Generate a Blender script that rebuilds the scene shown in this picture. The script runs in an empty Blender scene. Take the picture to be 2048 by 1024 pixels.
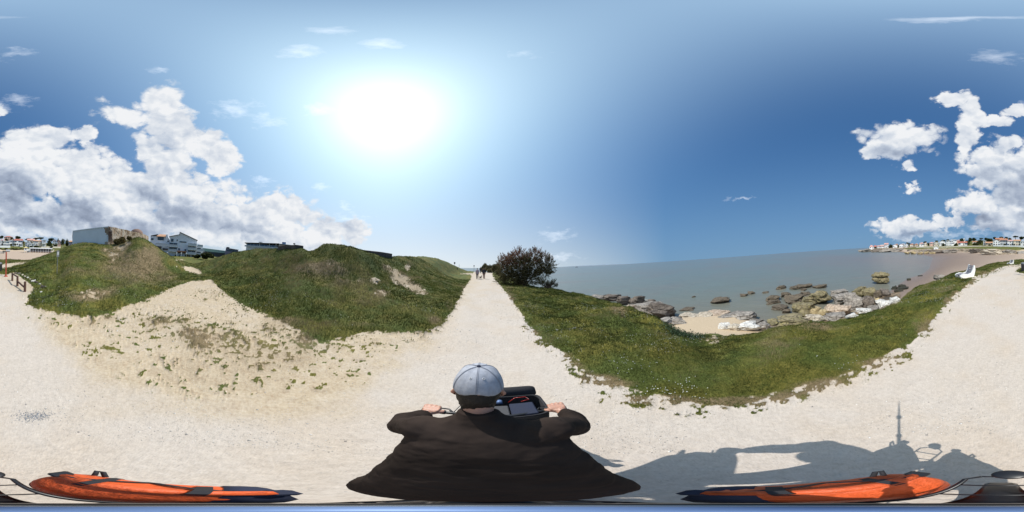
import bpy, bmesh, math, random
import numpy as np
from mathutils import Vector, Matrix, Quaternion

# ------------------------------------------------------------------ camera
scn = bpy.context.scene
H = 2.1                                   # lens height above the path
_a, _b = 4.2, -0.6                        # lean of the camera pole, degrees
_A = math.radians(math.hypot(_a, _b)); _az0 = math.atan2(_b, _a)
_n = np.array([math.sin(_az0)*math.sin(_A), math.cos(_az0)*math.sin(_A), math.cos(_A)])
_ax = np.cross(_n, [0, 0, 1.0]); _s = np.linalg.norm(_ax); _ax /= _s; _c = _n[2]
_K = np.array([[0, -_ax[2], _ax[1]], [_ax[2], 0, -_ax[0]], [-_ax[1], _ax[0], 0]])
R = np.eye(3) + _s*_K + (1-_c)*_K@_K      # camera frame (x right, y ahead, z up) -> world
def dirw(u, v):
    t = math.radians((u-1024)*360/2048); e = math.radians((512-v)*180/1024)
    return R@np.array([math.sin(t)*math.cos(e), math.cos(t)*math.cos(e), math.sin(e)])
def world_to_uv(X, Y, Z):
    d = np.stack([X, Y, Z-H], -1)@R       # R.T applied to rows
    l = np.sqrt((d**2).sum(-1))+1e-9
    return 1024+np.degrees(np.arctan2(d[..., 0], d[..., 1]))*2048/360, 512-np.degrees(np.arcsin(np.clip(d[..., 2]/l, -1, 1)))*1024/180

cd = bpy.data.cameras.new('camera'); cam = bpy.data.objects.new('camera', cd); scn.collection.objects.link(cam)
cd.type = 'PANO'
try: cd.panorama_type = 'EQUIRECTANGULAR'
except Exception: pass
try: cd.cycles.panorama_type = 'EQUIRECTANGULAR'
except Exception: pass
cd.clip_start = 0.01; cd.clip_end = 60000
cx, cy, cz = R[:, 0], R[:, 2], -R[:, 1]
cam.matrix_world = Matrix(((cx[0], cy[0], cz[0], 0), (cx[1], cy[1], cz[1], 0), (cx[2], cy[2], cz[2], H), (0, 0, 0, 1)))
scn.camera = cam

# ------------------------------------------------------------------ light and exposure
SUN = dirw(774, 227); sun_el = math.asin(SUN[2]); sun_az = math.atan2(SUN[0], SUN[1])
sl = bpy.data.lights.new('sun', 'SUN'); sl.energy = 4.6; sl.angle = math.radians(0.53); sl.color = (1, .955, .89)
so = bpy.data.objects.new('sun', sl); scn.collection.objects.link(so)
so.rotation_mode = 'QUATERNION'; so.rotation_quaternion = Vector(SUN).to_track_quat('Z', 'Y')
scn.view_settings.view_transform = 'Standard'; scn.view_settings.look = 'None'
scn.view_settings.exposure = 0.0; scn.view_settings.gamma = 1; scn.view_settings.use_curve_mapping = False

class NT:
    """small helper to write node maths"""
    def __init__(s, tree): s.t = tree; s.n = tree.nodes; s.l = tree.links
    def put(s, sock, v):
        if isinstance(v, bpy.types.NodeSocket): s.l.new(v, sock)
        elif v is not None:
            try: sock.default_value = v
            except Exception: sock.default_value = tuple(v)+(1,) if len(v) == 3 else v
    def m(s, op, a, b=None, c=None, clamp=False):
        n = s.n.new('ShaderNodeMath'); n.operation = op; n.use_clamp = clamp
        for i, v in enumerate((a, b, c)):
            if v is not None: s.put(n.inputs[i], v)
        return n.outputs[0]
    def v(s, op, a, b=None, scale=None):
        n = s.n.new('ShaderNodeVectorMath'); n.operation = op; s.put(n.inputs[0], a)
        if b is not None: s.put(n.inputs[1], b)
        if scale is not None: s.put(n.inputs['Scale'], scale)
        return n.outputs['Value'] if op in ('LENGTH', 'DOT_PRODUCT', 'DISTANCE') else n.outputs['Vector']
    def sep(s, v):
        n = s.n.new('ShaderNodeSeparateXYZ'); s.put(n.inputs[0], v); return n.outputs
    def comb(s, x, y, z):
        n = s.n.new('ShaderNodeCombineXYZ'); s.put(n.inputs[0], x); s.put(n.inputs[1], y); s.put(n.inputs[2], z); return n.outputs[0]
    def noise(s, vec, scale, detail=4, rough=.55, dist=0, col=False):
        n = s.n.new('ShaderNodeTexNoise'); s.put(n.inputs['Vector'], vec); n.inputs['Scale'].default_value = scale
        n.inputs['Detail'].default_value = detail; n.inputs['Roughness'].default_value = rough; n.inputs['Distortion'].default_value = dist
        return n.outputs['Color' if col else 'Fac']
    def voro(s, vec, scale, feature='F1', smooth=None, out='Distance', rnd=1):
        n = s.n.new('ShaderNodeTexVoronoi'); n.feature = feature; s.put(n.inputs['Vector'], vec); n.inputs['Scale'].default_value = scale
        n.inputs['Randomness'].default_value = rnd
        if smooth is not None: n.inputs['Smoothness'].default_value = smooth
        return n.outputs[out]
    def mr(s, v, a, b, c=0, d=1, smooth=False):
        n = s.n.new('ShaderNodeMapRange'); s.put(n.inputs[0], v)
        if smooth: n.interpolation_type = 'SMOOTHSTEP'
        for i, k in enumerate((a, b, c, d)): s.put(n.inputs[i+1], k)
        return n.outputs[0]
    def mix(s, f, a, b, mode='MIX'):
        n = s.n.new('ShaderNodeMix'); n.data_type = 'RGBA'; n.blend_type = mode
        s.put(n.inputs[0], f); s.put(n.inputs[6], a); s.put(n.inputs[7], b); return n.outputs[2]
    def ramp(s, f, stops):
        n = s.n.new('ShaderNodeValToRGB'); s.put(n.inputs[0], f); e = n.color_ramp.elements
        while len(e) < len(stops): e.new(.5)
        for i, (p, c) in enumerate(stops): e[i].position = p; e[i].color = tuple(c)+(1,)
        return n.outputs[0]

def srgb(r, g, b):
    f = lambda c: ((c/255+.055)/1.055)**2.4 if c > 10 else c/255/12.92
    return (f(r), f(g), f(b))

# ------------------------------------------------------------------ sky and clouds (by direction in the world)
world = bpy.data.worlds.new('World'); scn.world = world; world.use_nodes = True
wt = world.node_tree; wt.nodes.clear(); W = NT(wt)
sky = wt.nodes.new('ShaderNodeTexSky'); sky.sky_type = 'NISHITA'; sky.sun_disc = False
sky.sun_elevation = sun_el; sky.sun_rotation = sun_az; sky.altitude = 0
sky.air_density = 1.0; sky.dust_density = 0.6; sky.ozone_density = 1.6
SKY_S = 0.15
gen = wt.nodes.new('ShaderNodeTexCoord').outputs['Generated']
gx, gy, gz_ = W.sep(gen)
azp = W.m('MULTIPLY', W.m('ARCTAN2', W.m('MULTIPLY', gx, -1), W.m('MULTIPLY', gy, -1)), 180/math.pi)   # 0 behind, degrees
elv = W.m('MULTIPLY', W.m('ARCSINE', gz_), 180/math.pi)
# ragged warp
nv = W.v('MULTIPLY', gen, (1, 1, 1.35))
w1 = W.noise(nv, 9, 5, .6, col=True)
w1 = W.v('SUBTRACT', w1, (.5, .5, .5))
P = W.comb(azp, elv, 0)
Pw = W.v('ADD', P, W.v('SCALE', W.v('MULTIPLY', w1, (1, 1, 0)), scale=9.0))
def az_el(u, v):
    d = dirw(u, v); a = math.degrees(math.atan2(-d[0], -d[1])); return a, math.degrees(math.asin(d[2]))
def blobs(lst, pos):
    acc = None
    for b in lst:
        u, v, ru, rv = b[:4]; s = b[4] if len(b) > 4 else 1
        a, e = az_el(u, v); k = 360/2048
        q = W.v('MULTIPLY', W.v('SUBTRACT', pos, (a, e, 0)), (1/(ru*k), 1/(rv*k), 0))
        f = W.m('MULTIPLY_ADD', W.v('LENGTH', q), -s, s)
        acc = f if acc is None else W.m('MAXIMUM', acc, f)
    return acc
CUM = [(60,325,100,80),(10,405,100,100),(150,365,115,85),(255,385,110,80),(180,430,160,60),(335,350,70,80),(295,300,30,26),
 (385,415,120,75),(345,262,85,45),(325,205,45,50,.8),(395,285,60,40),(442,318,40,42),(250,225,70,30,.55),(470,440,85,50),(560,425,85,45),(560,475,150,40),(655,470,50,36),(705,462,36,30),
 (95,275,60,32),(165,272,26,24),(1802,280,88,42),(1750,298,32,24),(1902,196,40,16),(1945,222,22,32),(1935,272,26,48),(1990,238,38,13),
 (2032,220,32,10),(1992,330,74,56),(-25,355,66,70),(300,450,90,40),(120,450,110,34),(430,470,80,26),(1950,410,58,34),(1815,457,82,24),(1895,440,40,20),(2000,440,72,28),(1822,335,24,12,.6),(1822,376,24,14,.6),(2024,288,24,18)]
THIN = [(470,215,60,26,.8),(632,216,45,18,1),(540,240,50,20,.5),(45,203,42,18,.7),(0,213,30,12,.7),(1930,33,120,9,.9),(2000,118,70,22,.6),(600,103,60,14,.7),(765,88,75,14,.8),
 (665,58,80,9,.6),(1485,392,50,5,.7),(315,143,34,9,.6),(640,375,30,16,.5),(685,410,30,14,.5),(1110,470,60,16,.6),(1110,512,60,12,.7),(520,365,40,14,.6),(700,440,60,20,.5),
 (60,470,160,22,.8),(1900,470,150,14,.5),(1060,110,80,10,.4),(30,105,50,8,.5)]
DARK = [(20,385,90,45,1.2),(150,425,80,42,1.25),(60,440,110,26,1),(360,425,110,40,1),(250,455,120,26,1.1),(300,395,60,26,.6),(470,455,80,25,.6),(2030,385,60,34,1.2),(1985,350,50,26,.6),(1960,440,60,16,1),(1990,460,90,20,.8),(1830,468,60,9,.8),(1800,305,70,16,.45)]
Fc = blobs(CUM, Pw); Ft = blobs(THIN, Pw); Fd = blobs(DARK, W.v('ADD', P, W.v('SCALE', W.v('MULTIPLY', w1, (1, 1, 0)), scale=7.0)))
def puff(vec, lo=False):
    a = W.voro(vec, 8, 'F1'); b = W.voro(vec, 19, 'F1')
    r = W.m('ADD', W.m('MULTIPLY', W.m('MULTIPLY', a, a), -.95), W.m('MULTIPLY', W.m('MULTIPLY', b, b), -.50))
    return W.m('ADD', r, W.m('MULTIPLY_ADD', W.noise(vec, 16, 3 if lo else 9, .64), .95, -.02))
wv = W.v('ADD', nv, W.v('SCALE', w1, scale=.10))
pA = puff(wv)
pC = W.m('ADD', W.noise(wv, 5, 2, .5), 0)
pB = puff(W.v('ADD', wv, W.v('SCALE', tuple(SUN), scale=.035)), True)
Dn = W.m('ADD', W.m('MULTIPLY', Fc, 1.7), W.m('MULTIPLY_ADD', pA, .95, .0))
alpha = W.mr(Dn, .03, .56, 0, 1, True)
thin = W.m('MULTIPLY', W.mr(W.m('ADD', Ft, W.m('MULTIPLY_ADD', W.noise(W.v('MULTIPLY', nv, (1, 1, 2.2)), 14, 8, .68), 1.6, -.95)), 0, .9, 0, 1), .46, clamp=True)
lit = W.m('MULTIPLY_ADD', W.m('SUBTRACT', pA, pB), .40, .90)
lit = W.m('ADD', lit, W.m('MULTIPLY_ADD', pC, .9, -.45))
lit = W.m('SUBTRACT', lit, W.m('MULTIPLY', W.mr(Fd, -.25, .9, 0, 1, True), .62))
lit = W.m('ADD', lit, W.mr(Dn, .0, .35, .12, 0))
ccol = W.ramp(lit, [(0, (.25, .30, .41)), (.35, (.40, .47, .60)), (.65, (.62, .69, .80)), (.95, (.90, .93, .97)), (1.0, (.96, .975, 1.0))])
bgs = wt.nodes.new('ShaderNodeBackground')
out = wt.nodes.new('ShaderNodeOutputWorld')
W.l.new(W.v('NORMALIZE', W.comb(gx, gy, W.m('MULTIPLY_ADD', W.m('MAXIMUM', gz_, 0), .66, .32))), sky.inputs[0])
skyc = W.v('SCALE', sky.outputs[0], scale=1.0)
# scattering of thin haze round the sun
cosS = W.m('MAXIMUM', W.v('DOT_PRODUCT', W.v('NORMALIZE', gen), tuple(SUN)), 0)
g1 = W.m('MULTIPLY', W.m('POWER', cosS, 60), 6)
g2 = W.m('MULTIPLY', W.m('POWER', cosS, 9), 2.4)
g3 = W.m('MULTIPLY', W.m("POWER", cosS, 2.3), 3.2)
gl = W.m('ADD', W.m('ADD', g1, g2), g3)
skyc = W.v('ADD', W.v('MULTIPLY', skyc, (.41, .75, 1.0)), W.v('MULTIPLY', W.comb(gl, gl, gl), (.86, 1.10, 1.12)))
# haze of the lower air, brighter under the sun
hzf = W.m('MULTIPLY', W.m('POWER', W.m('SUBTRACT', 1, W.m('MAXIMUM', gz_, 0)), 2.7), .95)
ss = W.m('POWER', W.m('MAXIMUM', W.m('MULTIPLY_ADD', W.m('ADD', W.m('MULTIPLY', gx, float(SUN[0]/math.hypot(SUN[0], SUN[1]))), W.m('MULTIPLY', gy, float(SUN[1]/math.hypot(SUN[0], SUN[1])))), .85, .17), 0), 1.05)
skyc = W.mix(hzf, skyc, W.mix(ss, (1.25, 2.3, 3.6, 1), (6.4, 7.0, 7.2, 1)))
_q = [W.m('MULTIPLY', W.m('DIVIDE', c_, W.m('SQRT', W.m('MULTIPLY_ADD', c_, c_, 121.0))), 11.0) for c_ in W.sep(skyc)]
skyc = W.comb(*_q)
cl = W.v('SCALE', ccol, scale=1/SKY_S*.92)
c1 = W.mix(thin, skyc, (8.6, 9.0, 9.6, 1))
# near the horizon clouds sink into the haze
aa = W.m('MULTIPLY', alpha, W.mr(elv, -1, 7, .45, 1))
c2 = W.mix(aa, c1, cl)
wt.links.new(c2, bgs.inputs[0]); bgs.inputs[1].default_value = SKY_S
wt.links.new(bgs.outputs[0], out.inputs[0])
world.cycles.sampling_method = 'MANUAL'; world.cycles.sample_map_resolution = 512

# ------------------------------------------------------------------ helpers
rng = np.random.default_rng(7); random.seed(7)
COL = scn.collection
def link(o, parent=None):
    COL.objects.link(o)
    if parent is not None: o.parent = parent
    return o
def tag(o, label=None, cat=None, group=None, kind=None):
    if label: o['label'] = label
    if cat: o['category'] = cat
    if group: o['group'] = group
    if kind: o['kind'] = kind
    return o
def np_mesh(name, V, F, mat=None, smooth=False, mats=None, midx=None):
    """V (n,3), F (m,k) arrays or list of faces"""
    me = bpy.data.meshes.new(name)
    if isinstance(F, np.ndarray):
        V = np.asarray(V, np.float32); m, k = F.shape
        me.vertices.add(len(V)); me.vertices.foreach_set('co', V.ravel())
        me.loops.add(m*k); me.loops.foreach_set('vertex_index', F.astype(np.int32).ravel())
        me.polygons.add(m); me.polygons.foreach_set('loop_start', np.arange(0, m*k, k, dtype=np.int32))
        me.update(calc_edges=True)
    else:
        me.from_pydata([tuple(map(float, v)) for v in V], [], F); me.update()
    if mats:
        for q in mats: me.materials.append(q)
        if midx is not None: me.polygons.foreach_set('material_index', np.asarray(midx, np.int32))
    elif mat: me.materials.append(mat)
    if smooth: me.polygons.foreach_set('use_smooth', np.ones(len(me.polygons), bool))
    return me
class MB:
    """collects shapes; build() links them as one mesh object"""
    def __init__(s): s.V = []; s.F = []
    def add(s, V, F):
        o = len(s.V); s.V += [tuple(map(float, v)) for v in V]; s.F += [tuple(i+o for i in f) for f in F]; return s
    def box(s, c, size, rz=0, rx=0, ry=0):
        M = Matrix.Rotation(rz, 3, 'Z')@Matrix.Rotation(ry, 3, 'Y')@Matrix.Rotation(rx, 3, 'X')
        V = [Vector(c)+M@Vector((sx*size[0]/2, sy*size[1]/2, sz*size[2]/2)) for sz in (-1, 1) for sy in (-1, 1) for sx in (-1, 1)]
        return s.add(V, [(0, 2, 3, 1), (4, 5, 7, 6), (0, 1, 5, 4), (2, 6, 7, 3), (0, 4, 6, 2), (1, 3, 7, 5)])
    def tube(s, pts, r, n=10, cap=True, flat=1.0, up=None):
        pts = [Vector(p) for p in pts]; rs = r if hasattr(r, '__len__') else [r]*len(pts)
        V = []; F = []; ref = Vector(up) if up else None
        for i, p in enumerate(pts):
            t = (pts[min(i+1, len(pts)-1)]-pts[max(i-1, 0)]).normalized()
            if ref is None: ref = t.orthogonal()
            a = (ref-t*ref.dot(t))
            if a.length < 1e-6: a = t.orthogonal()
            a.normalize(); b = t.cross(a); ref = a
            for k in range(n):
                w = 2*math.pi*k/n; V.append(p+(a*math.cos(w)*flat+b*math.sin(w))*rs[i])
        for i in range(len(pts)-1):
            for k in range(n): F.append((i*n+k, i*n+(k+1) % n, (i+1)*n+(k+1) % n, (i+1)*n+k))
        if cap: F.append(tuple(range(n))[::-1]); F.append(tuple(range((len(pts)-1)*n, len(pts)*n)))
        return s.add(V, F)
    def torus(s, c, R_, r, axis=(1, 0, 0), n=48, m=10):
        ax = Vector(axis).normalized(); a = ax.orthogonal().normalized(); b = ax.cross(a); V = []; F = []; c = Vector(c)
        for i in range(n):
            w = 2*math.pi*i/n; d = a*math.cos(w)+b*math.sin(w)
            for k in range(m):
                q = 2*math.pi*k/m; V.append(c+d*(R_+r*math.cos(q))+ax*r*math.sin(q))
        for i in range(n):
            for k in range(m): F.append((i*m+k, ((i+1) % n)*m+k, ((i+1) % n)*m+(k+1) % m, i*m+(k+1) % m))
        return s.add(V, F)
    def ellipsoid(s, c, rad, n=16, m=10, M=None):
        V = []; F = []; c = Vector(c)
        for i in range(m+1):
            t = math.pi*i/m
            for k in range(n):
                w = 2*math.pi*k/n; q = Vector((rad[0]*math.sin(t)*math.cos(w), rad[1]*math.sin(t)*math.sin(w), rad[2]*math.cos(t)))
                V.append(c+(M@q if M else q))
        for i in range(m):
            for k in range(n): F.append((i*n+k, (i+1)*n+k, (i+1)*n+(k+1) % n, i*n+(k+1) % n))
        return s.add(V, F)
    def loft(s, rings, cap=True):
        n = len(rings[0]); V = [p for r_ in rings for p in r_]; F = []
        for i in range(len(rings)-1):
            for k in range(n): F.append((i*n+k, i*n+(k+1) % n, (i+1)*n+(k+1) % n, (i+1)*n+k))
        if cap: F.append(tuple(range(n))[::-1]); F.append(tuple(range((len(rings)-1)*n, len(rings)*n)))
        return s.add(V, F)
    def prism(s, poly, y0, y1):
        """poly in (x, z), extruded along y"""
        n = len(poly); V = [(x, y0, z) for x, z in poly]+[(x, y1, z) for x, z in poly]
        F = [tuple(range(n)), tuple(range(2*n-1, n-1, -1))]+[(i+n, (i+1) % n+n, (i+1) % n, i) for i in range(n)]
        return s.add(V, F)
    def build(s, name, mat, parent=None, smooth=False, bevel=0, loc=None, rz=0):
        me = np_mesh(name, s.V, s.F, mat)
        bm = bmesh.new(); bm.from_mesh(me); bmesh.ops.recalc_face_normals(bm, faces=bm.faces)
        if bevel: bmesh.ops.bevel(bm, geom=[e for e in bm.edges], offset=bevel, segments=1, affect='EDGES', clamp_overlap=True)
        bm.to_mesh(me); bm.free()
        if smooth: me.polygons.foreach_set('use_smooth', np.ones(len(me.polygons), bool))
        o = link(bpy.data.objects.new(name, me), parent)
        if loc is not None: o.location = loc
        if rz: o.rotation_euler[2] = rz
        return o
def empty(name, loc, rz=0, label=None, cat=None, group=None):
    o = bpy.data.objects.new(name, None); COL.objects.link(o); o.location = tuple(map(float, loc)); o.rotation_euler[2] = rz; o.empty_display_size = .1
    return tag(o, label, cat, group)
def kids(o): return [c for c in list(COL.objects) if c.parent == o]
CH = {}
def copy_tree(o, parent=None):
    ch = [c for c in bpy.data.objects if c.parent == o] if o not in CH else CH[o]
    CH[o] = ch
    c = o.copy(); COL.objects.link(c); c.parent = parent
    for k in ch: copy_tree(k, c)
    return c

# ------------------------------------------------------------------ materials
def new_mat(name):
    m = bpy.data.materials.new(name); m.use_nodes = True; t = m.node_tree; b = t.nodes['Principled BSDF']; return m, NT(t), b
def pos_of(N, obj=True):
    return N.n.new('ShaderNodeTexCoord').outputs['Object'] if obj else N.n.new('ShaderNodeNewGeometry').outputs['Position']
def bump(N, b, h, strength=.3, dist=.02):
    n = N.n.new('ShaderNodeBump'); n.inputs['Strength'].default_value = strength; n.inputs['Distance'].default_value = dist
    N.l.new(h, n.inputs['Height']); N.l.new(n.outputs[0], b.inputs['Normal'])
def simple(name, col, rough=.6, metal=0, var=.12, scale=8, bmp=.15, bd=.01, spec=None, col2=None, sheen=0):
    m, N, b = new_mat(name); p = pos_of(N)
    n1 = N.noise(p, scale, 5, .6)
    c2 = col2 or tuple(c*(1-var*2) for c in col); c1 = tuple(min(1, c*(1+var)) for c in col)
    N.l.new(N.mix(N.mr(n1, .3, .7), c2+(1,), c1+(1,)), b.inputs['Base Color'])
    N.l.new(N.mr(n1, .2, .8, max(.02, rough-.08), min(1, rough+.08)), b.inputs['Roughness'])
    b.inputs['Metallic'].default_value = metal
    if spec is not None: b.inputs['Specular IOR Level'].default_value = spec
    if sheen: b.inputs['Sheen Weight'].default_value = sheen
    if bmp: bump(N, b, N.noise(p, scale*6, 4, .6), bmp, bd)
    return m

# ------------------------------------------------------------------ noise on arrays
_perm = rng.random((256, 256)).astype(np.float32)
def vnoise(x, y):
    xi = np.floor(x).astype(int); yi = np.floor(y).astype(int); fx = x-xi; fy = y-yi
    fx = fx*fx*(3-2*fx); fy = fy*fy*(3-2*fy)
    a = _perm[xi & 255, yi & 255]; b = _perm[(xi+1) & 255, yi & 255]; c = _perm[xi & 255, (yi+1) & 255]; d = _perm[(xi+1) & 255, (yi+1) & 255]
    return a*(1-fx)*(1-fy)+b*fx*(1-fy)+c*(1-fx)*fy+d*fx*fy
def fbm(x, y, o=5, g=.5):
    s = 0; a = 1; t = 0
    for i in range(o):
        s = s+a*vnoise(x*2**i+17.3*i, y*2**i+9.1*i); t += a; a *= g
    return s/t

# ------------------------------------------------------------------ terrain: radial profiles of the real ground
SEA = -3.4
def el_v(u, v):
    d = dirw(u, v); return d[2]/math.hypot(d[0], d[1])
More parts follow.
